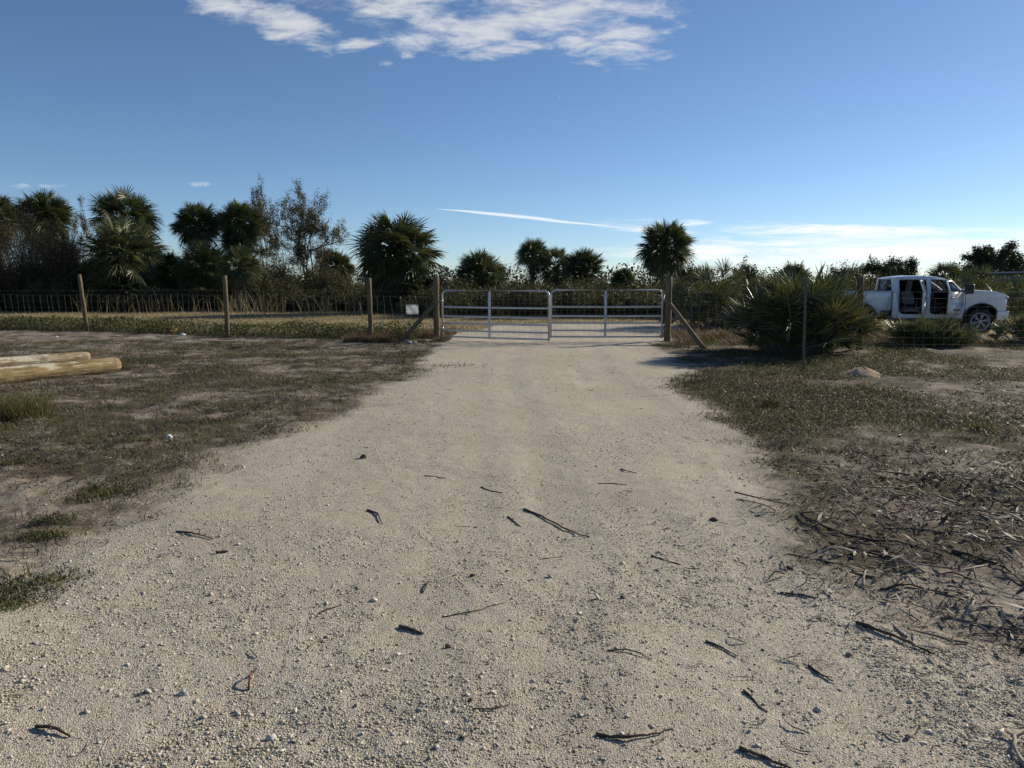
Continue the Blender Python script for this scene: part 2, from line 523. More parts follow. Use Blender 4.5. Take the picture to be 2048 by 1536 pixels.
def mat_ground():
    m, nt = new_mat('sandy_ground')
    pos = nt.node('ShaderNodeNewGeometry').outputs['Position']
    ar = nt.node('ShaderNodeAttribute', attribute_name='road').outputs['Fac']
    ad = nt.node('ShaderNodeAttribute', attribute_name='dry').outputs['Fac']
    at_ = nt.node('ShaderNodeAttribute', attribute_name='turf').outputs['Fac']
    # off the drive: pale sand under dark plant debris
    n_big = nt.noise(pos, 0.45, 5, 0.6)
    n_mid = nt.noise(pos, 3.2, 6, 0.68, 0.4)
    n_fin = nt.noise(pos, 26, 5, 0.7)
    n_vf = nt.noise(pos, 120, 3, 0.7)
    sand = nt.mix(nt.ramp(n_big, 0.35, 0.65), (0.30, 0.26, 0.205), (0.25, 0.205, 0.16))
    deb = nt.mix(nt.ramp(n_fin, 0.35, 0.65), (0.05, 0.038, 0.026), (0.125, 0.098, 0.064))
    n_p = nt.noise(pos, 1.1, 5, 0.65, 0.3)
    cover = nt.ramp(nt.m('ADD', nt.m('ADD', nt.m('MULTIPLY', n_mid, 0.35), nt.m('MULTIPLY', n_fin, 0.25)), nt.m('ADD', nt.m('MULTIPLY', n_p, 0.6), nt.m('MULTIPLY', at_, 0.16))), 0.55, 0.67)
    soil = nt.mix(cover, sand, deb)
    gr = nt.noise(pos, 0.9, 4, 0.6)
    soil = nt.mix(nt.m('MULTIPLY', nt.ramp(gr, 0.52, 0.66), nt.m('MULTIPLY', cover, 0.6)), soil, (0.055, 0.062, 0.026))
    soil = nt.mix(nt.m('MULTIPLY', nt.m('MULTIPLY', at_, cover), nt.ramp(n_mid, 0.4, 0.6)), soil, (0.06, 0.062, 0.027))
    soil = nt.mix(nt.m('MULTIPLY', nt.ramp(n_vf, 0.6, 0.8), 0.5), soil, (0.42, 0.37, 0.30))
    strip = nt.mix(nt.ramp(n_mid, 0.35, 0.65), (0.24, 0.185, 0.095), (0.36, 0.285, 0.16))
    soil = nt.mix(nt.m('MULTIPLY', ad, 0.9), soil, strip)
    # the drive: crushed shell
    v1 = nt.voro(pos, 105)
    v2 = nt.voro(pos, 230)
    bw = nt.node('ShaderNodeRGBToBW'); nt.put(bw.inputs[0], v1.outputs['Color'])
    bw2 = nt.node('ShaderNodeRGBToBW'); nt.put(bw2.inputs[0], v2.outputs['Color'])
    sh = nt.mix(nt.ramp(bw.outputs[0], 0.2, 0.85), (0.38, 0.335, 0.255), (0.56, 0.51, 0.41))
    sh = nt.mix(nt.m('MULTIPLY', nt.ramp(bw2.outputs[0], 0.55, 0.8), 0.55), sh, (0.62, 0.56, 0.46))
    sh = nt.mix(nt.m('MULTIPLY', nt.ramp(bw2.outputs[0], 0.32, 0.2), 0.7), sh, (0.13, 0.105, 0.08))
    patch = nt.ramp(nt.noise(pos, 0.55, 5, 0.6, 0.3), 0.42, 0.68)
    sh = nt.mix(nt.m('MULTIPLY', patch, 0.6), sh, (0.40, 0.345, 0.275))
    pale = nt.ramp(nt.noise(nt.mapping(pos, (1.6, 0.35, 1)), 0.8, 4, 0.6), 0.52, 0.7)
    sh = nt.mix(nt.m('MULTIPLY', pale, 0.4), sh, (0.58, 0.53, 0.43))
    spot = nt.ramp(nt.noise(pos, 7.5, 4, 0.7), 0.62, 0.75)
    sh = nt.mix(nt.m('MULTIPLY', spot, 0.35), sh, (0.20, 0.165, 0.125))
    col = nt.mix(ar, soil, sh)
    edge1 = nt.m('SMOOTH_MIN', v1.outputs['Distance'], 0.5, 0.2)
    hr = nt.m('ADD', nt.m('MULTIPLY', edge1, -0.9), nt.m('MULTIPLY', v2.outputs['Distance'], -0.45))
    hr = nt.m('ADD', hr, nt.m('MULTIPLY', bw.outputs[0], 0.5))
    hr = nt.m('ADD', hr, nt.m('MULTIPLY', n_fin, 0.9))
    hs = nt.m('ADD', nt.m('MULTIPLY', n_fin, 2.2), nt.m('MULTIPLY', n_vf, 0.9))
    mxh = nt.node('ShaderNodeMix', data_type='FLOAT')
    nt.put(mxh.inputs[0], ar); nt.put(mxh.inputs[2], hs); nt.put(mxh.inputs[3], hr)
    nor = nt.bump(mxh.outputs[0], 0.85, 0.009)
    finish(nt, col, 0.93, 0.12, 0, nor)
    return m


M['ground'] = mat_ground()
V, q, fr, rm, dry, turf = make_ground()
for nm, sel in (('ground', ~fr), ('gravel_drive', fr)):
    qs = q[sel]
    used = np.unique(qs)
    remap = np.full(len(V), -1, np.int64)
    remap[used] = np.arange(len(used))
    me = mesh_np(nm, V[used], remap[qs], np.zeros((0, 3), np.int64), smooth=True)
    for an, arr in (('road', rm), ('dry', dry), ('turf', turf)):
        a = me.attributes.new(an, 'FLOAT', 'POINT')
        a.data.foreach_set('value', arr[used].astype(np.float32))
    o = link(nm, me, M['ground'])
    tag(o, 'bare sandy ground with patchy dead grass on both sides of the drive' if nm == 'ground' else 'pale crushed shell drive running up to the metal gates',
        'ground' if nm == 'ground' else 'drive', kind='structure')
GV = V


# ------------------------------------------------------------------ stuff helpers
def blades(P, h, w, lean, r, bend=0.5):
    """grass blades: one quad and one tip triangle each"""
    n = len(P)
    az = r.uniform(0, 2 * np.pi, n)
    la = r.uniform(0, 2 * np.pi, n)
    ln = lean * r.uniform(0.2, 1.0, n)
    side = np.stack([np.cos(az), np.sin(az), np.zeros(n)], -1) * (w * 0.5)[:, None]
    d = np.stack([np.cos(la) * ln, np.sin(la) * ln, np.ones(n)], -1)
    d /= np.linalg.norm(d, axis=1)[:, None]
    hh = h[:, None]
    mid = P + d * hh * 0.55
    tip = P + d * hh * 0.95 + np.stack([np.cos(la), np.sin(la), -0.4 * np.ones(n)], -1) * hh * bend * ln[:, None]
    Vv = np.stack([P - side, P + side, mid + side * 0.8, mid - side * 0.8, tip], 1).reshape(-1, 3)
    b = np.arange(n) * 5
    return Vv, np.stack([b, b + 1, b + 2, b + 3], -1), np.stack([b + 3, b + 2, b + 4], -1)


def leaf_quads(P, size, r, flat=0.0, asp=0.45):
    """leaf-shaped diamonds at P with random turn"""
    n = len(P)
    a = r.normal(size=(n, 3)); a[:, 2] *= (1 - flat)
    a /= np.linalg.norm(a, axis=1)[:, None]
    b = r.normal(size=(n, 3)); b[:, 2] *= (1 - flat)
    b -= a * (a * b).sum(1)[:, None]
    b /= np.linalg.norm(b, axis=1)[:, None]
    s = np.asarray(size)[:, None]
    Vv = np.stack([P - a * s * 0.5, P + b * s * asp * 0.5, P + a * s * 0.5, P - b * s * asp * 0.5], 1).reshape(-1, 3)
    k = np.arange(n) * 4
    return Vv, np.stack([k, k + 1, k + 2, k + 3], -1), np.zeros((0, 3), np.int64)


def zground(x, y):
    rmv = road_mask(x, y)
    off = (fbm(x * 1.7, y * 1.7, 31, 4, 0.6) - 0.5) * 0.09 + (vn(x * 9, y * 9, 41) - 0.5) * 0.022
    on = (fbm(x * 0.9, y * 0.9, 51, 4, 0.55) - 0.5) * 0.05 + (vn(x * 12, y * 12, 61) - 0.5) * 0.008
    return H(x, y) + sstep(45, 14, y) * (off * (1 - rmv) + on * rmv) + rmv * 0.012 - ruts(x, y) * rmv


def zg(x, y):
    return float(zground(np.array([x]), np.array([y]))[0])


def scatter(n, x0, x1, y0, y1, r, dens):
    x = r.uniform(x0, x1, n); y = r.uniform(y0, y1, n)
    k = r.uniform(0, 1, n) < dens(x, y)
    x, y = x[k], y[k]
    return np.stack([x, y, zground(x, y)], -1)


def pix_scatter(n, px0, px1, py0, py1, r):
    px = r.uniform(px0, px1, n); py = r.uniform(py0, py1, n)
    a, b = px - CX, CY - py
    ry, rz = F * cp + b * sp, -F * sp + b * cp
    t = -EYE / rz
    return a * t, ry * t


def pebbles(n, r):
    x, y = pix_scatter(n, -350, 2400, 660, 1700, r)
    keep = r.uniform(0, 1, n) < np.clip(road_mask(x, y) + 0.05, 0, 1)
    cl = fbm(x * 1.1, y * 1.1, 71, 3)
    keep &= r.uniform(0, 1, n) < (0.12 + 0.88 * sstep(0.46, 0.64, cl + 0.16 * sstep(0.3, -1.6, x) - 0.06 * sstep(0.5, 2, x)))
    x, y = x[keep], y[keep]
    n = len(x)
    z = zground(x, y)
    s = np.exp(r.normal(-5.95, 0.50, n)) * np.clip(0.9 + y * 0.05, 1, 1.7)
    base = np.array([[1, 0, 0], [-1, 0, 0], [0, 1, 0], [0, -1, 0], [0, 0, 1], [0, 0, -1.0]])
    tri = np.array([[0, 2, 4], [2, 1, 4], [1, 3, 4], [3, 0, 4], [2, 0, 5], [1, 2, 5], [3, 1, 5], [0, 3, 5]])
    J = base[None] * r.uniform(0.65, 1.25, (n, 6, 1)) + r.normal(0, 0.18, (n, 6, 3))
    J[:, :, 2] *= r.uniform(0.3, 0.75, n)[:, None]
    a = r.uniform(0, 2 * np.pi, n)
    ca, sa = np.cos(a)[:, None], np.sin(a)[:, None]
    Jx = J[:, :, 0] * ca - J[:, :, 1] * sa
    Jy = J[:, :, 0] * sa + J[:, :, 1] * ca
    tl = r.normal(0, 0.35, n)[:, None]
    Jz = J[:, :, 2] + Jx * tl
    Vv = np.stack([x[:, None] + Jx * s[:, None], y[:, None] + Jy * s[:, None], z[:, None] + Jz * s[:, None] + 0.15 * s[:, None]], -1)
    t = (np.arange(n) * 6)[:, None, None] + tri[None]
    return Vv.reshape(-1, 3), np.zeros((0, 4), np.int64), t.reshape(-1, 3)


def mat_pebble():
    m, nt = new_mat('shell_gravel')
    rnd = nt.node('ShaderNodeNewGeometry').outputs['Random Per Island']
    col = nt.mix(nt.ramp(rnd, 0.0, 0.8), (0.34, 0.295, 0.22), (0.55, 0.50, 0.40))
    col = nt.mix(nt.ramp(rnd, 0.965, 0.975), col, (0.58, 0.54, 0.46))
    col = nt.mix(nt.ramp(rnd, 0.06, 0.04), col, (0.14, 0.11, 0.085))
    finish(nt, col, 0.85, 0.2)
    return m


o = link('gravel', mesh_np('gravel', *pebbles(420000, rng)), mat_pebble())
tag(o, 'loose broken shell and gravel scattered over the pale drive', 'gravel', kind='stuff')


# ---- plant cover on the ground
def off_road(x, y):
    return 1 - road_mask(x, y)


def stuff(name, parts, mat, label, cat):
    mb = MB()
    for p in parts:
        mb.addmb(p)
    o = mb.build(name, mat)
    tag(o, label, cat, kind='stuff')
    return o


# left field: dead trampled grass and debris, green patches
r1 = np.random.default_rng(11)
Pd = scatter(150000, -22, 0.5, 3.0, 20.0, r1, lambda x, y: off_road(x, y) * sstep(0.43, 0.58, fbm(x * 0.9, y * 0.9, 81, 5)) * 0.95)
Pd2 = scatter(60000, -9, 0, 3.0, 9.0, r1, lambda x, y: off_road(x, y) * sstep(0.5, 0.6, fbm(x * 1.6, y * 1.6, 82, 5)) * 0.8)
Pd = np.vstack([Pd, Pd2])
n = len(Pd)
dead = blades(Pd, r1.uniform(0.02, 0.075, n), r1.uniform(0.003, 0.008, n), 2.2, r1)
Pb = scatter(60000, -22, 0.5, 3.0, 20.0, r1, lambda x, y: off_road(x, y) * sstep(0.47, 0.6, fbm(x * 0.9, y * 0.9, 81, 5)) * 0.8)
Pb[:, 2] += r1.uniform(0.002, 0.03, len(Pb))
bits = leaf_quads(Pb, r1.uniform(0.02, 0.07, len(Pb)), r1, 0.75, 0.35)
def clumps(n, x0, x1, y0, y1, r, dens, per, hlo, hhi, rad=0.06):
    C = scatter(n, x0, x1, y0, y1, r, dens)
    k = r.integers(per // 3, per, len(C))
    idx = np.repeat(np.arange(len(C)), k)
    sc = r.uniform(0.4, 1.6, len(C))[idx]
    P = C[idx].copy()
    P[:, 0] += r.normal(0, rad * 1.5, len(P)) * sc
    P[:, 1] += r.normal(0, rad, len(P)) * sc
    P[:, 2] = zground(P[:, 0], P[:, 1])
    return blades(P, r.uniform(hlo, hhi, len(P)) * sc, r.uniform(0.003, 0.007, len(P)), 1.3, r)


rc_ = np.random.default_rng(31)
cl1 = clumps(2600, -22, 0.3, 3.2, 19.5, rc_, lambda x, y: off_road(x, y) * (0.25 + 0.75 * sstep(0.42, 0.56, fbm(x * 0.7, y * 0.9, 131, 4))), 70, 0.03, 0.09)
cl2 = clumps(1500, 1.0, 18, 3.0, 13, rc_, lambda x, y: off_road(x, y) * (0.3 + 0.7 * sstep(0.42, 0.56, fbm(x * 0.7, y * 0.9, 132, 4))), 70, 0.03, 0.08)
stuff('withered_clumps', [cl1, cl2], M['dead_bits'], 'dark withered weed clumps dotted over the sand on both sides of the drive', 'dead weeds')
cl3 = clumps(500, 1.2, 18, 3.6, 10, rc_, lambda x, y: off_road(x, y) * sstep(0.42, 0.56, fbm(x * 0.7, y * 0.9, 133, 4)), 90, 0.02, 0.07, 0.09)
cl4 = clumps(500, -20, 0.3, 6, 19, rc_, lambda x, y: off_road(x, y) * sstep(0.42, 0.56, fbm(x * 0.7, y * 0.9, 134, 4)), 90, 0.02, 0.07, 0.10)
stuff('grass_clumps', [cl3, cl4], M['grass'], 'dull green grass clumps dotted over the sand on both sides of the drive', 'grass')
stuff('dead_grass', [dead, bits], M['dead_bits'], 'trampled dead brown grass and leaf scraps left of the drive', 'dead grass')

Pg = scatter(240000, -22, 0.5, 3.0, 19.5, r1, lambda x, y: np.clip(off_road(x, y) * sstep(0.50, 0.64, fbm(x * 0.6, y * 0.9, 96, 5)) * (0.30 + 0.70 * sstep(8, 13, y)), 0, 1))
n = len(Pg)
gb = blades(Pg, r1.uniform(0.03, 0.10, n), r1.uniform(0.004, 0.010, n), 1.3, r1)
# small tufts on the sandy corner by the drive edge
tb = []
for px, py, rad, cnt, hh in [(60, 1172, .11, 480, .04), (110, 1165, .06, 160, .035), (10, 1180, .08, 300, .04), (215, 990, .11, 700, .06), (165, 1003, .07, 300, .05), (80, 1080, .06, 450, .055), (110, 1045, .06, 350, .05), (35, 935, .05, 150, .09),
                             (430, 845, .10, 300, .08), (60, 850, .25, 400, .06), (295, 890, .07, 200, .07), (240, 915, .12, 250, .06), (15, 1210, .06, 350, .05),
                             (330, 935, .12, 300, .05), (190, 820, .14, 260, .07), (520, 760, .2, 300, .08), (700, 720, .25, 300, .08), (900, 735, .25, 260, .07), (820, 745, .2, 260, .07)]:
    g = gnd(px, py)
    xx = g.x + r1.normal(0, rad, cnt) * 1.3; yy_ = g.y + r1.normal(0, rad, cnt)
    P = np.stack([xx, yy_, zground(xx, yy_)], -1)
    tb.append(blades(P, r1.uniform(0.4, 1.0, cnt) * hh, r1.uniform(0.004, 0.009, cnt), 1.2, r1))
stuff('field_grass', [gb] + tb, M['grass'], 'thin green grass growing in patches left of the drive', 'grass')

Pst = scatter(130000, -22, 0.3, 3.5, 19.5, r1, lambda x, y: off_road(x, y) * sstep(0.42, 0.60, fbm(x * 0.8, y * 1.1, 99, 5)) * 0.8)
n = len(Pst)
stuff('straw', [blades(Pst, r1.uniform(0.02, 0.09, n), r1.uniform(0.003, 0.006, n), 2.6, r1)], M['dry_grass'], 'thin straw coloured dead stalks strewn over the sand left of the drive', 'dry grass')

# right field: low weedy grass, thinner towards the camera
r2 = np.random.default_rng(12)


def right_d(x, y):
    g = sstep(6.0, 8.6, y + (fbm(x * 0.6, y * 0.6, 91, 4) - 0.5) * 5)
    return off_road(x, y) * (0.06 + g * 0.94) * sstep(0.38, 0.58, fbm(x * 0.8, y * 0.8, 92, 4))


Pg = scatter(420000, 0.5, 24, 4.5, 19.5, r2, right_d)
n = len(Pg)
gb = blades(Pg, r2.uniform(0.02, 0.07, n) * (0.6 + 1.4 * fbm(Pg[:, 0] * 1.5, Pg[:, 1] * 1.5, 97, 3)), r2.uniform(0.004, 0.009, n), 1.6, r2)
Pl = scatter(200000, 1.5, 24, 5.0, 19.5, r2, lambda x, y: right_d(x, y) * 0.9)
Pl[:, 2] += r2.uniform(0.01, 0.09, len(Pl))
lf = leaf_quads(Pl, r2.uniform(0.010, 0.032, len(Pl)), r2, 0.1, 0.6)
stuff('weedy_grass', [gb, lf], M['grass'], 'low weedy green grass spreading right of the drive', 'grass')
Pd = scatter(170000, 0.5, 20, 2.2, 18.0, r2, lambda x, y: off_road(x, y) * sstep(0.44, 0.58, fbm(x * 1.1, y * 1.1, 93, 5)) * sstep(13, 8, y))
n = len(Pd)
dd = blades(Pd, r2.uniform(0.02, 0.09, n), r2.uniform(0.003, 0.008, n), 2.5, r2)
Pb = scatter(60000, 0.5, 18, 2.2, 18, r2, lambda x, y: off_road(x, y) * sstep(0.44, 0.58, fbm(x * 1.1, y * 1.1, 93, 5)) * sstep(15, 8, y))
Pb[:, 2] += r2.uniform(0.002, 0.03, len(Pb))
bits = leaf_quads(Pb, r2.uniform(0.02, 0.07, len(Pb)), r2, 0.7, 0.35)
Pst = scatter(190000, 0.5, 24, 5.0, 19.5, r2, lambda x, y: right_d(x, y) * (0.3 + 0.7 * sstep(0.45, 0.6, fbm(x * 0.7, y * 0.7, 98, 3))))
n = len(Pst)
stuff('straw', [blades(Pst, r2.uniform(0.03, 0.12, n), r2.uniform(0.003, 0.006, n), 2.2, r2)], M['dry_grass'], 'dry straw coloured blades mixed into the weedy grass right of the drive', 'dry grass')
stuff('brown_plant_debris', [dd, bits], M['dead_bits'], 'brown dead plant debris matted on the sand right of the drive', 'debris')


# palm litter heap at the right edge
def curved(p0, L, az, r, bow=0.15, lift=0.02, n=6):
    t = np.linspace(0, 1, n)
    d = np.array([math.cos(az), math.sin(az)])
    s = np.array([-d[1], d[0]])
    b = r.uniform(-bow, bow) * L
    xy = np.array(p0)[None] + d[None] * (t * L)[:, None] + s[None] * (b * np.sin(t * np.pi))[:, None]
    z = zground(xy[:, 0], xy[:, 1]) + 0.004 + lift * (np.sin(t * np.pi * r.uniform(0.5, 1.1) + r.uniform(0, 1))) ** 2
    return np.column_stack([xy, z])


mb = MB()
r3 = np.random.default_rng(13)
xs, ys = pix_scatter(20000, 1480, 2900, 900, 1500, r3)
dens = sstep(0.25, -1.9, road_sd(xs, ys) + (fbm(xs * 0.9, ys * 0.9, 101, 3) - 0.5) * 1.0) * sstep(7.2, 4.6, ys)
kk = r3.uniform(0, 1, len(xs)) < dens * 0.40 * (0.25 + 0.75 * sstep(0.4, 0.6, fbm(xs * 1.4, ys * 1.4, 103, 3)))
for x, y in zip(xs[kk], ys[kk]):
    L = 0.05 + 0.33 * r3.uniform() ** 1.8
    az = r3.normal(2.85, 0.45) if r3.uniform() < 0.75 else r3.uniform(0, 6.28)
    P = curved((x, y), L, az, r3, 0.13, 0.06 * r3.uniform() ** 2.2, 5)
    rad = 0.0014 + 0.007 * r3.uniform() ** 2.5
    mb.tube(P, np.array([1, 1, 0.9, 0.7, 0.35]) * rad, 4, False)
kq = (r3.uniform(0, 1, len(xs)) < dens * 0.3)
Pq = np.stack([xs[kq], ys[kq], zground(xs[kq], ys[kq]) + r3.uniform(0.003, 0.04, kq.sum())], -1)
mb.addmb(leaf_quads(Pq, 0.03 + 0.14 * r3.uniform(0, 1, len(Pq)) ** 2, r3, 0.7, 0.16))
# broken scraps blown out over the right half of the drive
xs, ys = pix_scatter(2600, -100, 2300, 690, 1650, r3)
kk = r3.uniform(0, 1, len(xs)) < (0.06 + 0.5 * sstep(2.2, 0.0, road_sd(xs, ys)) ** 2 * (xs > 0.8) + 0.12 * sstep(1.0, 0.0, road_sd(xs, ys)))
for x, y in zip(xs[kk], ys[kk]):
    P = curved((x, y), r3.uniform(0.015, 0.11), r3.normal(2.8, 0.8), r3, 0.3, r3.uniform(0, 0.012), 4)
    mb.tube(P, np.array([1, 1, 0.8, 0.4]) * r3.uniform(0.001, 0.003), 4, False)
o = mb.build('palm_litter', M['litter'])
tag(o, 'tangle of dead palm stems and frond scraps right of the drive', 'litter', kind='stuff')

# weeds along the left fence, mown dry strip, tall stalks
r4 = np.random.default_rng(14)
def weed_d(x, y):
    t = y - fence_y(x)
    return sstep(-0.35, 0.2, t) * sstep(2.4, 1.2, t) * (0.45 + 0.55 * sstep(0.3, 0.55, fbm(x * 0.8, y * 0.8, 111, 3)))


Pw = scatter(260000, -34, -2.6, 18.5, 30, r4, weed_d)
hgt = 0.38 * (0.5 + 0.9 * fbm(Pw[:, 0] * 1.1, Pw[:, 1] * 1.1, 112, 3))
Pw[:, 2] += r4.uniform(0.0, 1, len(Pw)) ** 0.8 * hgt
wl = leaf_quads(Pw, r4.uniform(0.05, 0.10, len(Pw)), r4, 0.2, 0.5)
Ps = scatter(30000, -34, -2.6, 18.5, 30, r4, weed_d)
ws = blades(Ps, r4.uniform(0.15, 0.5, len(Ps)), r4.uniform(0.006, 0.012, len(Ps)), 0.6, r4)
stuff('fence_weeds', [wl, ws], M['weed'], 'knee high green weeds along the foot of the left fence', 'weeds')


def strip_d(x, y):
    return sstep(-0.5, 1.5, y - fence_y(np.minimum(x, -2)) - 1.6) * off_road(x, y) * (0.35 + 0.65 * sstep(0.35, 0.6, fbm(x * 0.7, y * 0.7, 115, 3)))


Pm = scatter(230000, -40, 34, 20.5, 42, r4, strip_d)
n = len(Pm)
dg = blades(Pm, r4.uniform(0.04, 0.16, n), r4.uniform(0.008, 0.016, n), 1.0, r4)
stuff('dry_grass', [dg], M['dry_grass'], 'mown dry tan grass strip beyond the fence', 'dry grass')
P = []
for px0, px1, cnt in [(345, 430, 20), (440, 570, 130), (600, 735, 90), (250, 340, 20), (150, 240, 15), (1760, 1830, 40)]:
    px = r4.uniform(px0, px1, cnt)
    d = r4.uniform(35.0, 39.0, cnt)
    P.append(np.stack([d * (px - CX) / F, d, np.zeros(cnt)], -1))
P = np.vstack(P)
P[:, 2] = H(P[:, 0], P[:, 1])
n = len(P)
ts = blades(P, r4.uniform(0.6, 1.55, n), r4.uniform(0.012, 0.022, n), 0.6, r4, 0.5)
stuff('tall_dry_grass', [ts], M['dry_grass'], 'tall pale dry grass stalks at the foot of the dark thicket', 'tall grass')
Pr = scatter(50000, 4.2, 13, 17.6, 27, r4, lambda x, y: off_road(x, y) * sstep(0.35, 0.6, fbm(x * 0.8, y * 0.8, 118, 3)))
Pr2 = scatter(26000, -4.4, -1.7, 18.8, 22.5, r4, lambda x, y: off_road(x, y) * sstep(0.3, 0.5, fbm(x * 0.8, y * 0.8, 119, 3)))
Pr = np.vstack([Pr, Pr2]); n = len(Pr)
rg = blades(Pr, r4.uniform(0.08, 0.34, n), r4.uniform(0.006, 0.012, n), 0.9, r4)
stuff('rusty_grass', [rg], M['red_grass'], 'rusty brown grass around the feet of the gate braces', 'grass')


# ------------------------------------------------------------------ palms
def fan_leaf(mb, hub, m, nrm, Lf, w, nseg, spread, droop, r, fold=0.25):
    s = np.cross(m, nrm); s /= np.linalg.norm(s)
    ph = np.linspace(-spread, spread, nseg) + r.normal(0, 0.03, nseg)
    c, sn = np.cos(ph)[:, None], np.sin(ph)[:, None]
    D = m[None] * c + s[None] * sn + nrm[None] * (fold * np.abs(sn))
    D /= np.linalg.norm(D, axis=1)[:, None]
    L = Lf * (0.72 + 0.28 * np.cos(ph)) * r.uniform(0.85, 1.1, nseg)
    side = np.cross(D, nrm[None])
    side /= np.linalg.norm(side, axis=1)[:, None] + 1e-9
    side = side + nrm[None] * (0.6 * np.where(np.arange(nseg) % 2, 1, -1))[:, None]
    side /= np.linalg.norm(side, axis=1)[:, None]
    rows = []
    for t, wf in ((0.03, 0.25), (0.42, 1.0), (0.75, 0.62), (1.0, 0.06)):
        P = hub[None] + D * (L * t)[:, None]
        P[:, 2] -= droop * L * t ** 2.6
        rows.append((P - side * w * wf * 0.5, P + side * w * wf * 0.5))
    Vv = np.stack([p for pr in rows for p in pr], 1).reshape(-1, 3)
    b = (np.arange(nseg) * 8)[:, None]
    qq = np.concatenate([np.stack([b[:, 0] + 2 * k, b[:, 0] + 2 * k + 1, b[:, 0] + 2 * k + 3, b[:, 0] + 2 * k + 2], -1) for k in range(3)])
    mb.add(Vv, qq)


def palm_crown(seed, nf=46, lo=-48, hi=86, Lp=0.60, Lf=0.44, nseg=36, dead=False):
    """crown of unit radius about the origin"""
    r = np.random.default_rng(seed)
    mb = MB()
    for i in range(nf):
        az = i * 2.39996 + r.normal(0, 0.25)
        e = math.asin(math.sin(R(lo)) + (math.sin(R(hi)) - math.sin(R(lo))) * (1 - (i + r.uniform(0, 1)) / nf)) + r.normal(0, 0.08)
        d = np.array([math.cos(az) * math.cos(e), math.sin(az) * math.cos(e), math.sin(e)])
        lp = Lp * r.uniform(0.66, 1.10)
        hub = d * lp
        hub[2] -= 0.05 * lp
        P = np.stack([d * 0.02, d * lp * 0.5 + np.array([0, 0, 0.02]), hub])
        mb.tube(P, [0.014, 0.011, 0.008], 3, False)
        m = d + np.array([0, 0, (-0.45 if dead else 0.06) - 0.15 * r.uniform()])
        m /= np.linalg.norm(m)
        h = np.array([-math.sin(az), math.cos(az), 0]) + r.normal(0, 0.55, 3)
        nrm = np.cross(h, m); nrm /= np.linalg.norm(nrm)
        if nrm[2] < 0: nrm = -nrm
        fan_leaf(mb, hub, m, nrm, Lf * r.uniform(0.85, 1.12), 0.024, nseg, R(r.uniform(110, 160)), r.uniform(0.05, 0.25) + 0.22 * max(0.0, 0.35 - d[2]) + (0.7 if dead else 0), r, -0.12)
    return mb


CROWNS = [palm_crown(100 + i, nf, lo, 86).mesh('crown') for i, (nf, lo) in enumerate([(104, -58), (112, -66), (88, -48), (70, -60), (118, -78)])]
SKIRTS = [palm_crown(140 + i, 20, -82, -45, 0.55, 0.5, 16, True).mesh('dead_fronds') for i in range(2)]


def palm_trunk(h, rad, seed):
    r = np.random.default_rng(seed)
    mb = MB()
    t = np.linspace(0, 1, 12)
    bx, by = r.normal(0, 0.06, 2) * h * 0.3
    P = np.stack([-bx * (1 - t) ** 2, -by * (1 - t) ** 2, t * h], -1)
    mb.tube(P, rad * (1.15 - 0.25 * t + 0.12 * np.sin(t * 40)), 10, True)
    for k in range(26):        # old leaf bases standing off the trunk
        tt = r.uniform(0.45, 0.98); a = k * 2.4
        b = np.array([-bx * (1 - tt) ** 2, -by * (1 - tt) ** 2, tt * h])
        d = np.array([math.cos(a), math.sin(a), 0])
        mb.tube([b + d * rad * 0.8, b + d * (rad + 0.07) + np.array([0, 0, 0.12]), b + d * (rad + 0.12) + np.array([0, 0, 0.25])], [0.05, 0.04, 0.02], 4, False)
    return mb


PALM_GROUP = 'fan palms beyond the fence'
PALMS = [
    (-8, 428, 43, 56, 'fan palm cut off by the left edge above the brown thicket'),
    (86, 428, 41, 57, 'fan palm rising behind the bare brown bush at far left'),
    (250, 428, 38, 66, 'tallest fan palm, its crown above a second lower crown left of the paired palms'),
    (245, 500, 35.5, 86, 'broad full fan palm directly below the tallest crown'),
    (328, 535, 38, 50, 'small dark fan palm tucked right of the broad double palm'),
    (393, 443, 40, 50, 'left of two equal fan palms standing side by side beside the thin airy trees'),
    (478, 438, 40.5, 49, 'right of two equal fan palms, touching the thin airy tree'),
    (405, 520, 37, 52, 'low fan palm below the left one of the paired palms'),
    (482, 528, 36, 50, 'bright green low fan palm below the right one of the paired palms'),
    (672, 532, 42, 42, 'small fan palm peeping out behind brush right of the thin airy trees'),
    (797, 493, 33, 90, 'big round fan palm standing alone left of the gate'),
    (963, 541, 40, 56, 'dome shaped fan palm just above the left gate panel'),
    (1066, 503, 48, 38, 'taller left palm of the trio above the gap between the gates'),
    (1113, 532, 48.5, 43, 'middle palm of the trio above the gap between the gates'),
    (1166, 533, 47, 49, 'right palm of the trio above the right gate panel'),
    (1245, 553, 45, 26, 'tiny fan palm between the trio and the tall lone palm'),
    (1330, 484, 40, 62, 'tall lone fan palm with open crown behind the right gate post'),
    (1590, 556, 45, 40, 'round fan palm head showing behind the big palmetto'),
    (1890, 562, 47, 46, 'dark rounded fan palm behind the truck cab'),
]
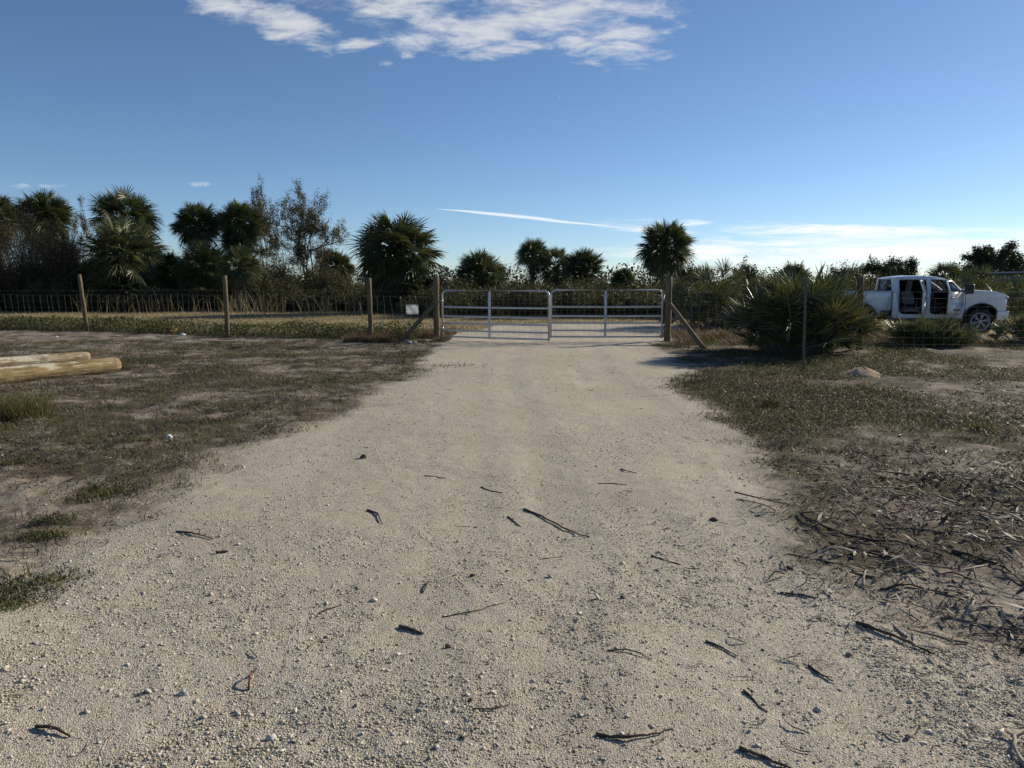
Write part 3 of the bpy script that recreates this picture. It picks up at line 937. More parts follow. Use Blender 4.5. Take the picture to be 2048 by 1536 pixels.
for i, (px, py, d, rp, lab) in enumerate(PALMS):
    d = d * 1.16 if px < 900 else d
    c = at(px, py, d)
    rad = rp * d / F
    gx, gy = c.x, c.y
    gz = Hs(gx, gy) - 0.05
    hgt = c.z - gz - rad * 0.12
    root = thing('fan_palm', lab, 'palm tree', (gx, gy, gz), 0, PALM_GROUP)
    palm_trunk(max(hgt, 0.5), 0.15 + 0.02 * (i % 3), 300 + i).build('trunk', M['bark'], root, True)
    cr = link('crown', CROWNS[i % 5], M['palm'], root)
    cr.location = (0, 0, hgt)
    cr.rotation_euler = (0.1 * ((i * 7) % 5 - 2) / 2, 0.1 * ((i * 3) % 5 - 2) / 2, i * 1.7)
    cr.scale = (rad * (1.02 + 0.03 * (i * 5 % 4)), rad * 1.08, rad * (0.98 + 0.05 * (i * 3 % 4)))
    if i in (2, 3, 6, 7, 10, 11):     # green fronds hanging down round the trunk
        lw = link('lower_fronds', CROWNS[4], M['palm'], root)
        lw.location = (0, 0, hgt - rad * 0.75)
        lw.rotation_euler = (0, 0, i * 0.9)
        lw.scale = (rad * 0.92, rad * 0.92, rad * 0.95)
    if hgt > 1.6:
        sk = link('dead_fronds', SKIRTS[i % 2], M['palm_dead'], root)
        sk.location = (0, 0, hgt - rad * 0.1)
        sk.rotation_euler = (0, 0, i * 2.1)
        sk.scale = (rad * 0.95, rad * 0.95, rad * 1.1)


# ------------------------------------------------------------------ saw palmettos
def palmetto(seed, nf, rx, ry, hh, fan=0.42, nseg=22):
    r = np.random.default_rng(seed)
    fr_, st = MB(), MB()
    for i in range(nf):
        a = r.uniform(0, 6.283); q_ = math.sqrt(r.uniform(0, 1))
        b = np.array([math.cos(a) * q_ * rx * 0.62, math.sin(a) * q_ * ry * 0.62, 0.0])
        out = np.array([math.cos(a), math.sin(a), 0]) * (0.25 + 0.9 * q_) + r.normal(0, 0.22, 3)
        up = r.uniform(0.55, 1.15)
        L = hh * (r.uniform(0.15, 0.72) if i % 3 else r.uniform(0.5, 0.75)) * (1.1 - 0.4 * q_)
        d = out * 0.75 * q_ + np.array([0, 0, up]); d /= np.linalg.norm(d)
        hub = b + d * L
        hub[2] = max(hub[2], 0.1)
        st.tube([b, b + d * L * 0.55 + np.array([0, 0, 0.03]), hub], [0.011, 0.009, 0.006], 4, False)
        m = d + out * 0.2 + np.array([0, 0, -0.05]); m /= np.linalg.norm(m)
        s = np.array([-math.sin(a), math.cos(a), 0]) + r.normal(0, 0.5, 3)
        nrm = np.cross(s, m); nrm /= np.linalg.norm(nrm)
        fan_leaf(fr_, hub, m, nrm, fan * r.uniform(0.75, 1.2), 0.031, nseg, R(r.uniform(70, 115)), r.uniform(0.0, 0.2), r, -0.12)
    return fr_, st


PMT = [
    (1588, 16.0, 0.88, 0.95, 1.86, 190, 'largest palmetto clump, spiky and glinting, behind the thin steel stake'),
    (1640, 16.6, 0.42, 0.6, 1.80, 80, 'smaller palmetto with bright silvery blades around the dark fence post'),
    (1395, 25.0, 1.0, 0.9, 2.0, 70, 'dark palmetto just right of the right gate post'),
    (1445, 26.0, 1.1, 1.0, 2.35, 80, 'tallest dark palmetto behind the right gate brace'),
    (1508, 27.0, 0.9, 0.9, 2.05, 60, 'dark palmetto between the brace and the big clump'),
    (1862, 18.0, 0.95, 0.7, 0.60, 80, 'low wide palmetto in front of the truck front door'),
    (1945, 31.0, 1.1, 0.9, 2.35, 70, 'palmetto with pale glinting fans behind the truck hood'),
    (2030, 28.5, 1.0, 1.0, 1.75, 60, 'palmetto ahead of the truck bumper at the right edge'),
    (2070, 18.6, 0.8, 0.7, 0.70, 50, 'low palmetto at the right edge below the truck bumper'),
]
for i, (px, d, rx, ry, hh, nf, lab) in enumerate(PMT):
    x = at(px, 640, d).x
    root = thing('saw_palmetto', lab, 'palmetto', (x, d, Hs(x, d) - 0.02), 0, 'palmettos right of the gate')
    f_, s_ = palmetto(400 + i, int(nf * 1.05), rx, ry, hh * 1.15, 0.58 if hh > 1 else 0.45)
    f_.build('fronds', M['palmetto'], root)
    s_.build('stems', M['branch'], root)


# ------------------------------------------------------------------ broadleaf trees and shrubs
def tree(seed, h, spread, leafn, leafsz, twigs=3, sparse=0.5, upright=0.75, r0=0.09, multi=1):
    r = np.random.default_rng(seed)
    wood, anchors = MB(), []

    def grow(p, d, L, rad, lev):
        n = 5
        pts = [p]
        for k in range(n):
            d = d + r.normal(0, 0.14, 3) + np.array([0, 0, 0.05 * upright])
            d /= np.linalg.norm(d)
            pts.append(pts[-1] + d * L / n)
        wood.tube(pts, np.linspace(rad, rad * 0.55, n + 1), 6 if lev < 2 else 3, False)
        if lev >= 2:
            for k in range(1, n + 1):
                anchors.append(pts[k])
        if lev < 4:
            for c in range(twigs + (1 if lev == 0 else 0)):
                t = r.integers(2, n + 1)
                nd = d * upright + r.normal(0, 1, 3) * spread
                nd[2] = abs(nd[2]) * 0.5 + nd[2] * 0.5
                nd /= np.linalg.norm(nd)
                grow(pts[t], nd, L * r.uniform(0.55, 0.8), rad * 0.55, lev + 1)
    for k in range(multi):
        a = k * 2.4 + r.uniform(0, 1)
        d0 = np.array([math.cos(a) * 0.25, math.sin(a) * 0.25, 1.0]) if multi > 1 else np.array([0, 0, 1.0])
        grow(np.array([math.cos(a) * 0.1, math.sin(a) * 0.1, 0.0]) if multi > 1 else np.zeros(3), d0 / np.linalg.norm(d0), h * 0.40, r0, 0)
    A = np.array(anchors)
    A = A[r.uniform(0, 1, len(A)) < sparse]
    idx = r.integers(0, len(A), leafn)
    P = A[idx] + r.normal(0, 0.11, (leafn, 3))
    return wood, leaf_quads(P, r.uniform(0.6, 1.3, leafn) * leafsz, r, 0.0, 0.5)


def fit(wood, leaves, width, height):
    V = leaves[0]
    lo, hi = np.percentile(V, 1, axis=0), np.percentile(V, 99, axis=0)
    sx = width / max(hi[0] - lo[0], 1e-3)
    sz = height / hi[2]
    return sx, sx, sz, (hi[0] + lo[0]) / 2 * sx


BT = [  # px, top py, d, width px, leaves, size, mat, label, seed, opts
    (530, 376, 43, 72, 19000, 0.09, 'tree_leaf', 'narrow airy tree between the paired palms and the wider thin tree', 541, dict(sparse=0.7, r0=0.09, multi=2, spread=0.95)),
    (612, 379, 41, 132, 34000, 0.085, 'tree_leaf', 'wide thin leaved airy tree with sky showing through, left of the lone round palm', 542, dict(sparse=0.75, r0=0.09, multi=3, spread=0.95)),
    (1788, 519, 58, 104, 34000, 0.14, 'oak_leaf', 'broadleaf tree beyond the truck bed and rear window', 503, dict(sparse=0.9, r0=0.16, multi=2)),
    (1985, 495, 56, 124, 52000, 0.14, 'oak_leaf', 'largest dark broadleaf tree on the skyline beyond the truck hood', 504, dict(sparse=0.9, r0=0.18, multi=2)),
    (2066, 508, 60, 84, 30000, 0.14, 'oak_leaf', 'dark broadleaf tree cut by the right edge above the shed', 505, dict(sparse=0.9, r0=0.16, multi=2)),
    (1368, 518, 41, 70, 10000, 0.10, 'tree_leaf', 'leafy small tree crowding the right side of the tall lone palm', 506, dict(sparse=0.8, r0=0.08, multi=2)),
    (1505, 527, 50, 62, 11000, 0.12, 'oak_leaf', 'small dark tree on the skyline left of the big palmetto', 507, dict(sparse=0.8, r0=0.09, multi=2)),
    (1680, 533, 52, 84, 15000, 0.12, 'oak_leaf', 'scrubby dark tree on the skyline above the big palmetto', 508, dict(sparse=0.8, r0=0.09, multi=3)),
    (1022, 519, 46, 36, 90, 0.05, 'tree_leaf', 'leafless twiggy sapling between the dome palm and the trio', 509, dict(sparse=0.5, r0=0.035, multi=2)),
    (150, 405, 46, 90, 12000, 0.10, 'tree_leaf', 'pale airy tree behind the palm at far left and the double palm', 510, dict(sparse=0.6, r0=0.1, multi=2)),
]
for px, top, d, wpx, ln, ls, mt, lab, sd, kw in BT:
    d = d * 1.16 if px < 900 else d
    t = at(px, top, d)
    gz = Hs(t.x, d)
    hgt = t.z - gz
    kw = dict(kw)
    wood, lv = tree(sd, hgt, kw.pop('spread', 0.75), ln, ls, **kw)
    sx, sy, sz, off = fit(wood, lv, wpx * d / F, hgt)
    S = np.diag([sx, sy, sz, 1.0])
    root = thing('broadleaf_tree', lab, 'tree', (t.x - off, d, gz - 0.05), 0, 'broadleaf trees beyond the fence')
    w = MB(); w.addmb(wood, S); w.build('trunk', M['branch'], root, True)
    V0, q0, t0 = lv
    c0 = V0.reshape(-1, 4, 3).mean(1, keepdims=True)
    V1 = (V0.reshape(-1, 4, 3) - c0 + c0 * np.array([sx, sy, sz])).reshape(-1, 3)
    link('crown', mesh_np('crown', V1, q0, t0), M[mt], root)


def shrub(seed, rx, ry, h, nl, ls, nstem=30, twiggy=False):
    """loose bush of stems and leaves"""
    r = np.random.default_rng(seed)
    st = MB()
    tips = []
    for k in range(nstem):
        a = r.uniform(0, 6.283); q_ = r.uniform(0, 1) ** 0.5
        b = np.array([math.cos(a) * rx * 0.35 * q_, math.sin(a) * ry * 0.35 * q_, 0])
        top = np.array([math.cos(a) * rx * q_, math.sin(a) * ry * q_, h * r.uniform(0.6, 1.0) * math.sqrt(max(0.1, 1 - 0.75 * q_ ** 2))])
        mid = (b + top) / 2 + r.normal(0, 0.12, 3) * h * 0.4
        t = np.linspace(0, 1, 7)[:, None]
        P = (1 - t) ** 2 * b + 2 * t * (1 - t) * mid + t ** 2 * top
        P = P + r.normal(0, 0.02 * h, P.shape) * t
        st.tube(P, np.linspace(0.014, 0.004, 7) * (h / 2) ** 0.5, 3, False)
        tips.append(P[2:])
        for j in range(6 if twiggy else 2):
            i0 = r.integers(2, 6)
            d = r.normal(0, 1, 3); d[2] = abs(d[2]); d /= np.linalg.norm(d)
            P2 = np.stack([P[i0], P[i0] + d * h * 0.10, P[i0] + d * h * 0.2 + r.normal(0, 0.05, 3)])
            st.tube(P2, [0.006, 0.005, 0.003], 3, False)
            tips.append(P2[1:])
    A = np.vstack(tips)
    P = A[r.integers(0, len(A), nl)] + r.normal(0, 0.075 * h ** 0.7, (nl, 3))
    P[:, 2] = np.abs(P[:, 2])
    return leaf_quads(P, r.uniform(0.6, 1.3, nl) * ls, r, 0.0, 0.42), st


SHR = [
    (38, 402, 37.0, 150, 70000, 0.065, 'brown_brush', 'largest bare brown bush at the left edge in front of the palms'),
    (118, 432, 36.5, 110, 48000, 0.065, 'brown_brush', 'brown twiggy bush between the left edge bush and the broad double palm'),
    (560, 535, 38, 130, 12000, 0.085, 'brush', 'olive brush bush at the foot of the two thin airy trees'),
    (650, 528, 38, 100, 10000, 0.085, 'brown_brush', 'brownish bush in front of the small peeping palm'),
    (905, 541, 36, 60, 6000, 0.085, 'brush', 'small bush between the lone round palm and the dome palm'),
    (1345, 535, 37, 80, 9000, 0.085, 'brush', 'dense bush at the foot of the tall lone palm'),
]
for i, (px, top, d, wpx, nl, ls, mt, lab) in enumerate(SHR):
    d = d * 1.16 if px < 880 else d
    t = at(px, top, d)
    lv, st = shrub(600 + i, wpx * d / F * 0.5, wpx * d / F * 0.45, t.z, nl, ls, 60, True)
    root = thing('shrub', lab, 'shrub', (t.x, d, Hs(t.x, d) - 0.03), 0, 'single bushes in the thicket')
    link('foliage', mesh_np('foliage', *lv), M[mt], root)
    st.build('stems', M['branch'], root)

# the low thicket that closes the view: one mass
r5 = np.random.default_rng(15)
tmpl = [shrub(650 + k, 1.0, 0.9, 1.0, 4300, 0.10, 24) for k in range(5)]
ml, ms = MB(), MB()


def belt(px0, px1, step, d0, d1, top0, top1, w=1.0):
    px = px0
    while px < px1:
        d = r5.uniform(d0, d1) * (1.13 if px < 850 else 1.0)
        t = at(px, r5.uniform(top0, top1), d)
        hh = max(t.z * r5.uniform(0.85, 1.05), 0.5)
        ww = r5.uniform(0.9, 1.5) * w
        a = r5.uniform(0, 6.28)
        lv, st = tmpl[r5.integers(0, 5)]
        Mx = np.eye(4)
        ca, sa = math.cos(a), math.sin(a)
        Mx[:3, :3] = np.array([[ca * ww, -sa * ww, 0], [sa * ww, ca * ww, 0], [0, 0, hh]])
        Mx[:3, 3] = (t.x, d, Hs(t.x, d) - 0.05)
        # keep the leaves leaf-shaped: move their centres only
        V0, q0, t0 = lv
        c0 = V0.reshape(-1, 4, 3).mean(1, keepdims=True)
        V1 = V0.reshape(-1, 4, 3) - c0 + (c0 @ Mx[:3, :3].T + Mx[:3, 3])
        ml.add(V1.reshape(-1, 3), q0)
        ms.addmb(st, Mx)
        px += step * r5.uniform(0.7, 1.3)


belt(-350, 860, 26, 35.5, 39, 555, 590)
belt(-350, 700, 34, 38, 43, 500, 550)
belt(-250, 560, 30, 40, 44, 470, 530)
belt(-300, 880, 18, 35.0, 37.5, 545, 585)
belt(480, 900, 20, 37, 41, 520, 556)
belt(150, 520, 22, 39, 42, 490, 530)
belt(1010, 1260, 22, 46, 50, 540, 556)
belt(840, 1420, 20, 32.0, 37, 553, 574)
belt(840, 1420, 30, 38, 45, 543, 560)
belt(1380, 2450, 26, 33, 40, 552, 585)
belt(1400, 2450, 26, 41, 48, 536, 554)
belt(1720, 2400, 24, 46, 52, 528, 548)
o = link('undergrowth', mesh_np('undergrowth', *ml.arrays()), M['brush'])
tag(o, 'dense olive brown undergrowth closing the view behind the fence and gates', 'undergrowth', kind='stuff')
o = ms.build('undergrowth_stems', M['branch'])
tag(o, 'thin stems standing inside the dense undergrowth behind the fence', 'undergrowth', kind='stuff')
# far treeline
mt_ = MB()
for k in range(150):
    x = r5.uniform(-150, 190); d = r5.uniform(85, 130)
    hh = r5.uniform(2.2, 4.6); ww = r5.uniform(2, 4)
    P = r5.normal(0, 1, (420, 3)); P /= np.linalg.norm(P, axis=1)[:, None]
    P *= r5.uniform(0.4, 1.05, 420)[:, None] ** 0.5
    P = P * np.array([ww, ww * 0.7, hh * 0.55]) + np.array([x, d, hh * 0.5])
    mt_.addmb(leaf_quads(P, r5.uniform(0.25, 0.5, 420), r5, 0, 0.6))
o = link('treeline', mesh_np('treeline', *mt_.arrays()), M['oak_leaf'])
tag(o, 'far low line of dark scrub on the horizon', 'treeline', kind='stuff')

# ------------------------------------------------------------------ tall tuft, left edge
r6 = np.random.default_rng(16)


def tuft(px, py, rad, n, h, lab, mat, stalks=14):
    g = gnd(px, py)
    root = thing('grass_tuft', lab, 'grass tuft', (g.x, g.y, zg(g.x, g.y)), 0)
    a = r6.uniform(0, 6.28, n); q_ = r6.uniform(0, 1, n) ** 0.6 * rad
    P = np.stack([np.cos(a) * q_, np.sin(a) * q_, np.zeros(n)], -1)
    link('blades', mesh_np('blades', *blades(P, r6.uniform(0.35, 1.0, n) * h, r6.uniform(0.003, 0.007, n), 0.55, r6, 0.6)), mat, root)
    if stalks:
        P = np.stack([r6.normal(0, rad * 0.5, stalks), r6.normal(0, rad * 0.5, stalks), np.zeros(stalks)], -1)
        link('stalks', mesh_np('stalks', *blades(P, r6.uniform(0.8, 1.5, stalks) * h, r6.uniform(0.003, 0.005, stalks), 0.35, r6, 0.3)), M['dry_grass'], root)


M['tuft'] = mat_leaf('olive_tuft', (0.10, 0.10, 0.03), (0.17, 0.15, 0.05), (0.28, 0.22, 0.10), 0.5, 0.4, 0.3)
tuft(35, 838, 0.34, 1500, 0.46, 'knee high olive grass tuft in front of the logs at the left edge', M['tuft'])
tuft(1540, 812, 0.10, 220, 0.16, 'small green grass tuft at the right edge of the drive below the big palmetto', M['weed'], 0)
tuft(1965, 858, 0.12, 160, 0.16, 'small dry grass tuft by the pale leaf on the right', M['tuft'], 4)


# ------------------------------------------------------------------ fences
def post_mb(base, top, r0, r1, seed, n=14):
    r = np.random.default_rng(seed)
    mb = MB()
    t = np.linspace(0, 1, 9)[:, None]
    P = np.array(base)[None] * (1 - t) + np.array(top)[None] * t
    P[1:-1] += r.normal(0, 0.004, (7, 3))
    rad = np.linspace(r0, r1, 9) * (1 + r.normal(0, 0.015, 9))
    mb.tube(P, rad, n, True)
    return mb


def post_at(px, pyb, ptop, topx=None, sink=0.1):
    g = gnd(px, pyb)
    t = at(px if topx is None else topx, ptop, g.y)
    return np.array([g.x, g.y, Hs(g.x, g.y) - sink]), np.array([t.x, t.y, t.z])


WR = 0.0021


def wire_line(mb, pts, rad=WR):
    mb.tube(pts, rad, 4, False)


def woven(mb, path, top, sp, hz, r, lean=0.0):
    """field fence: path list of (x,y); verticals every sp metres, horizontals at hz"""
    path = np.array(path)
    seg = np.linalg.norm(np.diff(path, axis=0), axis=1)
    s = np.concatenate([[0], np.cumsum(seg)])
    n = int(s[-1] / sp)
    ss = np.linspace(0, s[-1], n + 1)
    X = np.interp(ss, s, path[:, 0]); Y = np.interp(ss, s, path[:, 1])
    Z = H(X, Y) + 0.04
    ln = lean + r.normal(0, 0.03, n + 1)
    for x, y, z, l in zip(X, Y, Z, ln):
        m = r.normal(0, 0.012, 4)
        P = np.array([[x + l * (k / 3) + m[k], y + r.normal(0, 0.008), z + (top - 0.04) * k / 3] for k in range(4)])
        wire_line(mb, P)
    for h in hz:
        k = max(2, int(s[-1] / 0.7))
        s2 = np.linspace(0, s[-1], k)
        x2 = np.interp(s2, s, path[:, 0]) + lean * h / top; y2 = np.interp(s2, s, path[:, 1])
        z2 = H(x2, y2) + h + r.normal(0, 0.006, k)
        wire_line(mb, np.stack([x2, y2, z2], -1), WR * (1.15 if h == max(hz) else 0.75))


def barbed(mb, path, z, r):
    path = np.array(path)
    seg = np.linalg.norm(np.diff(path, axis=0), axis=1)
    s = np.concatenate([[0], np.cumsum(seg)])
    k = int(s[-1] / 0.5) + 2
    s2 = np.linspace(0, s[-1], k)
    x = np.interp(s2, s, path[:, 0]); y = np.interp(s2, s, path[:, 1])
    zz = H(x, y) + z + r.normal(0, 0.006, k)
    wire_line(mb, np.stack([x, y, zz], -1), WR * 0.9)
    for b in np.arange(0.1, s[-1], 0.14):
        c = np.array([np.interp(b, s2, x), np.interp(b, s2, y), np.interp(b, s2, zz)])
        d = r.normal(0, 1, 3); d /= np.linalg.norm(d)
        mb.tube([c - d * 0.018, c, c + d * 0.018], 0.0018, 3, False)


r7 = np.random.default_rng(17)
HZ = [0.12, 0.28, 0.44, 0.60, 0.78, 0.98, 1.18]
pa = [post_at(-190, 656, 545), post_at(175, 661, 549, 158), post_at(456, 675, 551, 449), post_at(742, 680, 556, 738)]
GPL = post_at(873, 681, 553, 872)
GPR = post_at(1334, 683, 553, 1339)
root = thing('wire_fence', 'woven wire fence on round wooden posts left of the gates', 'fence', (0, 0, 0))
for i, (b, t) in enumerate(pa):
    post_mb(b, t, 0.068, 0.060, 700 + i).build('post', M['wood'], root, True)
pl = [(b[0], b[1] + 0.0) for b, t in pa] + [(GPL[0][0], GPL[0][1])]
pl = [(x, y + 0.075) for x, y in pl]
pl = [(pl[0][0] - 8, pl[0][1] + 0.5)] + pl
mb = MB(); woven(mb, pl, 1.20, 0.23, HZ, r7, -0.05); mb.build('wire_mesh', M['wire'], root)
mb = MB(); barbed(mb, pl, 1.33, r7); mb.build('barbed_strand', M['wire'], root)

PR1 = post_at(1719, 702, 553, 1722)
px2 = post_at(2330, 702, 553)
root = thing('wire_fence', 'woven wire fence right of the gates with one dark post beside the palmetto', 'fence', (0, 0, 0))
for i, (b, t) in enumerate((PR1, px2)):
    post_mb(b, t, 0.075, 0.068, 720 + i).build('post', M['wood'], root, True)
pr = [(GPR[0][0], GPR[0][1] + 0.08), (gnd(1412, 692).x, GPR[0][1] - 0.5), (PR1[0][0], PR1[0][1] + 0.08), (px2[0][0], px2[0][1] + 0.08)]
mb = MB(); woven(mb, pr, 1.20, 0.23, HZ, r7, 0.02); mb.build('wire_mesh', M['wire'], root)
mb = MB(); barbed(mb, pr, 1.33, r7); mb.build('barbed_strand', M['wire'], root)

# gate posts with diagonal braces
for nm, (b, t), foot, hb, lab in (
        ('gate_post', GPL, gnd(797, 684), (0.0, -0.04), 'thick wooden left gate post with a brace leaning from its left'),
        ('gate_post', GPR, gnd(1410, 696), (0.0, -0.04), 'thick wooden right gate post with a brace leaning from its right')):
    root = thing('gate_post', lab, 'gate post', tuple(b), 0, 'braced gate posts')
    post_mb((0, 0, 0), t - b, 0.088, 0.078, 730 + int(b[0])).build('post', M['wood'], root, True)
    fz = Hs(foot.x, foot.y) - 0.06
    ft = np.array([foot.x, foot.y, fz]) - b
    dirx = np.sign(ft[0])
    tp = np.array([0.05 * dirx, -0.03, 0.98 + 0.1])
    post_mb(ft, tp, 0.062, 0.058, 740 + int(b[0])).build('brace', M['wood'], root, True)

# thin steel stake
b, t = post_at(1607, 741, 556, 1612)
root = thing('steel_stake', 'thin upright steel stake standing in front of the largest palmetto', 'stake', tuple(b))
h = t[2] - b[2]
mb = MB()
mb.box((0, 0, h / 2), (0.045, 0.007, h), bev=0.001)
mb.box((0, 0.022, h / 2), (0.006, 0.036, h))
for k in range(26):
    mb.box((0, -0.007, 0.25 + k * (h - 0.3) / 26), (0.016, 0.008, 0.018))
sk = mb.build('shaft', mat_mottled('rusty_stake_steel', (0.13, 0.10, 0.075), (0.22, 0.18, 0.14), 12, 0.6, 0.4, 0.4, 0.2, 0.003), root)
lean = (t - b)
root.rotation_euler = (0, math.atan2(lean[0], lean[2]), 0)


# ------------------------------------------------------------------ gates
def make_gate(width, height, upr, rails):
    """gate in the xz plane, hinge at x=0"""
    parts = {}
    rc = 0.13
    fr_ = MB()
    pts = [(0, 0)]
    pts += [(0, height - rc)]
    pts += [(rc - rc * math.cos(a), height - rc + rc * math.sin(a)) for a in np.linspace(0.15, math.pi / 2, 8)]
    pts += [(width - rc, height)]
    pts += [(width - rc + rc * math.sin(a), height - rc + rc * math.cos(a)) for a in np.linspace(0.2, math.pi / 2, 8)]
    pts += [(width, 0)]
    P = np.array([(x, 0, z) for x, z in pts])
    fr_.tube(P, 0.026, 10, True)
    parts['frame'] = [fr_]
    parts['rail'] = []
    for z in rails:
        m = MB(); m.tube([(0.022, 0, z), (width / 2, 0, z - 0.004), (width - 0.022, 0, z)], 0.0245, 8, False)
        parts['rail'].append(m)
    u = MB()
    u.box((upr, -0.026, height / 2 - 0.01), (0.062, 0.012, height - 0.03), bev=0.002)
    for z in rails + [height]:
        u.tube([(upr, -0.02, z - 0.012), (upr, -0.035, z - 0.012)], 0.012, 6)
    parts['upright'] = [u]
    w = MB()
    for x in np.arange(0.10, width - 0.04, 0.152):
        wire_line(w, [(x, 0.024, 0.0), (x, 0.024, height * 0.5), (x, 0.024, height)], 0.0018)
    for z in np.arange(0.05, height - 0.03, 0.10):
        wire_line(w, [(0.02, 0.027, z), (width / 2, 0.027, z), (width - 0.02, 0.027, z)], 0.0012)
    parts['wire_mesh'] = [w]
    hg = []
    for z in (rails[1] + 0.05 if False else 0.26, height - 0.28):
        m = MB()
        m.tube([(-0.11, 0.02, z), (-0.03, 0, z), (0.0, 0, z)], 0.012, 6)
        m.tube([(0, 0, z - 0.03), (0, 0, z + 0.03)], 0.030, 10)
        hg.append(m)
    parts['hinge'] = hg
    return parts


RAILS = [0.035, 0.205, 0.40, 0.585, 0.83]
GH = 1.27
for side, lab in ((-1, 'left galvanised tube gate, its free end swung slightly towards the camera'),
                  (1, 'right galvanised tube gate, standing straight across the drive')):
    W = 3.05
    if side < 0:
        hx, hy = gnd(888, 679).x, GPL[0][1] - 0.02
        ang = -R(22)
    else:
        hx, hy = at(1325, 600, GPR[0][1]).x, GPR[0][1] - 0.02
        ang = R(0)
        W = hx - at(1102, 600, GPR[0][1]).x
    root = thing('tube_gate', lab, 'gate', (hx, hy, Hs(hx, hy) + (0.08 if side < 0 else 0.09)), 0, 'pair of tube gates')
    ps = make_gate(W, GH, W * 0.46 if side < 0 else W * 0.51, RAILS)
    # local x runs from hinge to free end
    Mr = Matrix.Rotation(ang, 4, 'Z') if side < 0 else Matrix.Rotation(math.pi, 4, 'Z')
    for nm, ml_ in ps.items():
        for m in ml_:
            q2 = MB(); q2.addmb(m, Mr)
            q2.build(nm, M['wire'] if nm == 'wire_mesh' else M['galv'], root, nm in ('frame', 'rail', 'hinge'))
    if side < 0:
        c = MB()
        e = Mr @ Vector((W, 0, 0.62))
        for k in range(7):
            c.tube([(e.x - 0.02 + 0.006 * (k % 2), e.y, e.z - k * 0.03), (e.x - 0.02, e.y - 0.012, e.z - k * 0.03 - 0.03)], 0.007, 5)
        c.build('chain', M['galv'], root)

# white sheet on the fence
c = at(824, 619, 19.75)
mb = MB()
bm = bmesh.new()
nx, nz = 8, 6
vs = [[bm.verts.new(((i / nx - 0.5) * 0.345, 0.012 * math.sin(i * 1.1 + j * 0.7), (j / nz - 0.5) * 0.265)) for j in range(nz + 1)] for i in range(nx + 1)]
for i in range(nx):
    for j in range(nz):
        bm.faces.new((vs[i][j], vs[i + 1][j], vs[i + 1][j + 1], vs[i][j + 1]))
bmesh.ops.solidify(bm, geom=bm.faces[:], thickness=0.004)
mb.bm(bm)
o = mb.build('sign', M['sign'])
o.location = (c.x, fence_y(c.x) + 0.035, c.z)
tag(o, 'blank white sheet sign tied to the wire left of the left gate post', 'sign')


# ------------------------------------------------------------------ logs
def log(p0, p1, r0, r1, seed, mat, lab, name='log'):
    r = np.random.default_rng(seed)
    p0, p1 = np.array(p0), np.array(p1)
    L = np.linalg.norm(p1 - p0)
    root = thing(name, lab, 'log', tuple(p0))
    d = (p1 - p0) / L
    n, m = 24, 40
    ref = np.array([0, 0, 1.0]); u = np.cross(d, ref); u /= np.linalg.norm(u); w = np.cross(u, d)
    a = np.arange(n) / n * 2 * np.pi
    t = np.linspace(0, 1, m)
    A, T = np.meshgrid(a, t)
    rad = (r0 + (r1 - r0) * T) * (1 + 0.05 * (fbm(T * L * 1.5 + 5, np.cos(A) + 3, seed, 3) - 0.5) + 0.16 * (fbm(T * L * 1.6, A * 3, seed + 5, 3) - 0.5))
    end = np.minimum(T, 1 - T) * L
    rad *= 1 - 0.14 * np.clip(1 - end / 0.03, 0, 1) ** 2
    V = d[None, None] * (T * L)[..., None] + rad[..., None] * (np.cos(A)[..., None] * u + np.sin(A)[..., None] * w)
    V = V.reshape(-1, 3)
    i = np.arange(m - 1)[:, None] * n; k = np.arange(n)[None, :]; k2 = (k + 1) % n
    q_ = np.stack([i + k, i + k2, i + n + k2, i + n + k], -1).reshape(-1, 4)
    V = np.vstack([V, np.zeros(3), d * L])
    kk = np.arange(n)
    t_ = np.vstack([np.stack([np.full(n, m * n), (kk + 1) % n, kk], -1), np.stack([np.full(n, m * n + 1), (m - 1) * n + kk, (m - 1) * n + (kk + 1) % n], -1)])
    # local frame along x for the grain
    Mi = np.stack([d, u, w])
    o = link('stem', mesh_np('stem', V @ Mi.T, q_, t_, True), mat, root)
    Mw = Matrix(((d[0], u[0], w[0]), (d[1], u[1], w[1]), (d[2], u[2], w[2])))
    o.rotation_euler = Mw.to_euler()
    return root


def lg(px, py, d, z):
    p = at(px, py, d)
    return (p.x, p.y, z)


g1, g0 = gnd(236, 743), gnd(-30, 773)
dv = (g0 - g1).normalized()
r_l = 0.135
log((g1.x, g1.y, 0.125), tuple(np.array((g1.x, g1.y, 0.125)) + np.array(dv) * 4.2 + np.array([0, 0, 0.02])), 0.132, 0.15, 801, M['log_tan'],
    'tan front log with a clean sawn end, nearest of the logs at the left edge')
g2 = gnd(165, 727)
log((g2.x, g2.y + 0.2, 0.115), (g2.x + dv.x * 3.6, g2.y + dv.y * 3.6 + 0.15, 0.14), 0.105, 0.13, 802, M['log_grey'],
    'bleached grey log lying behind the tan log at the left edge')
g3 = gnd(60, 760)


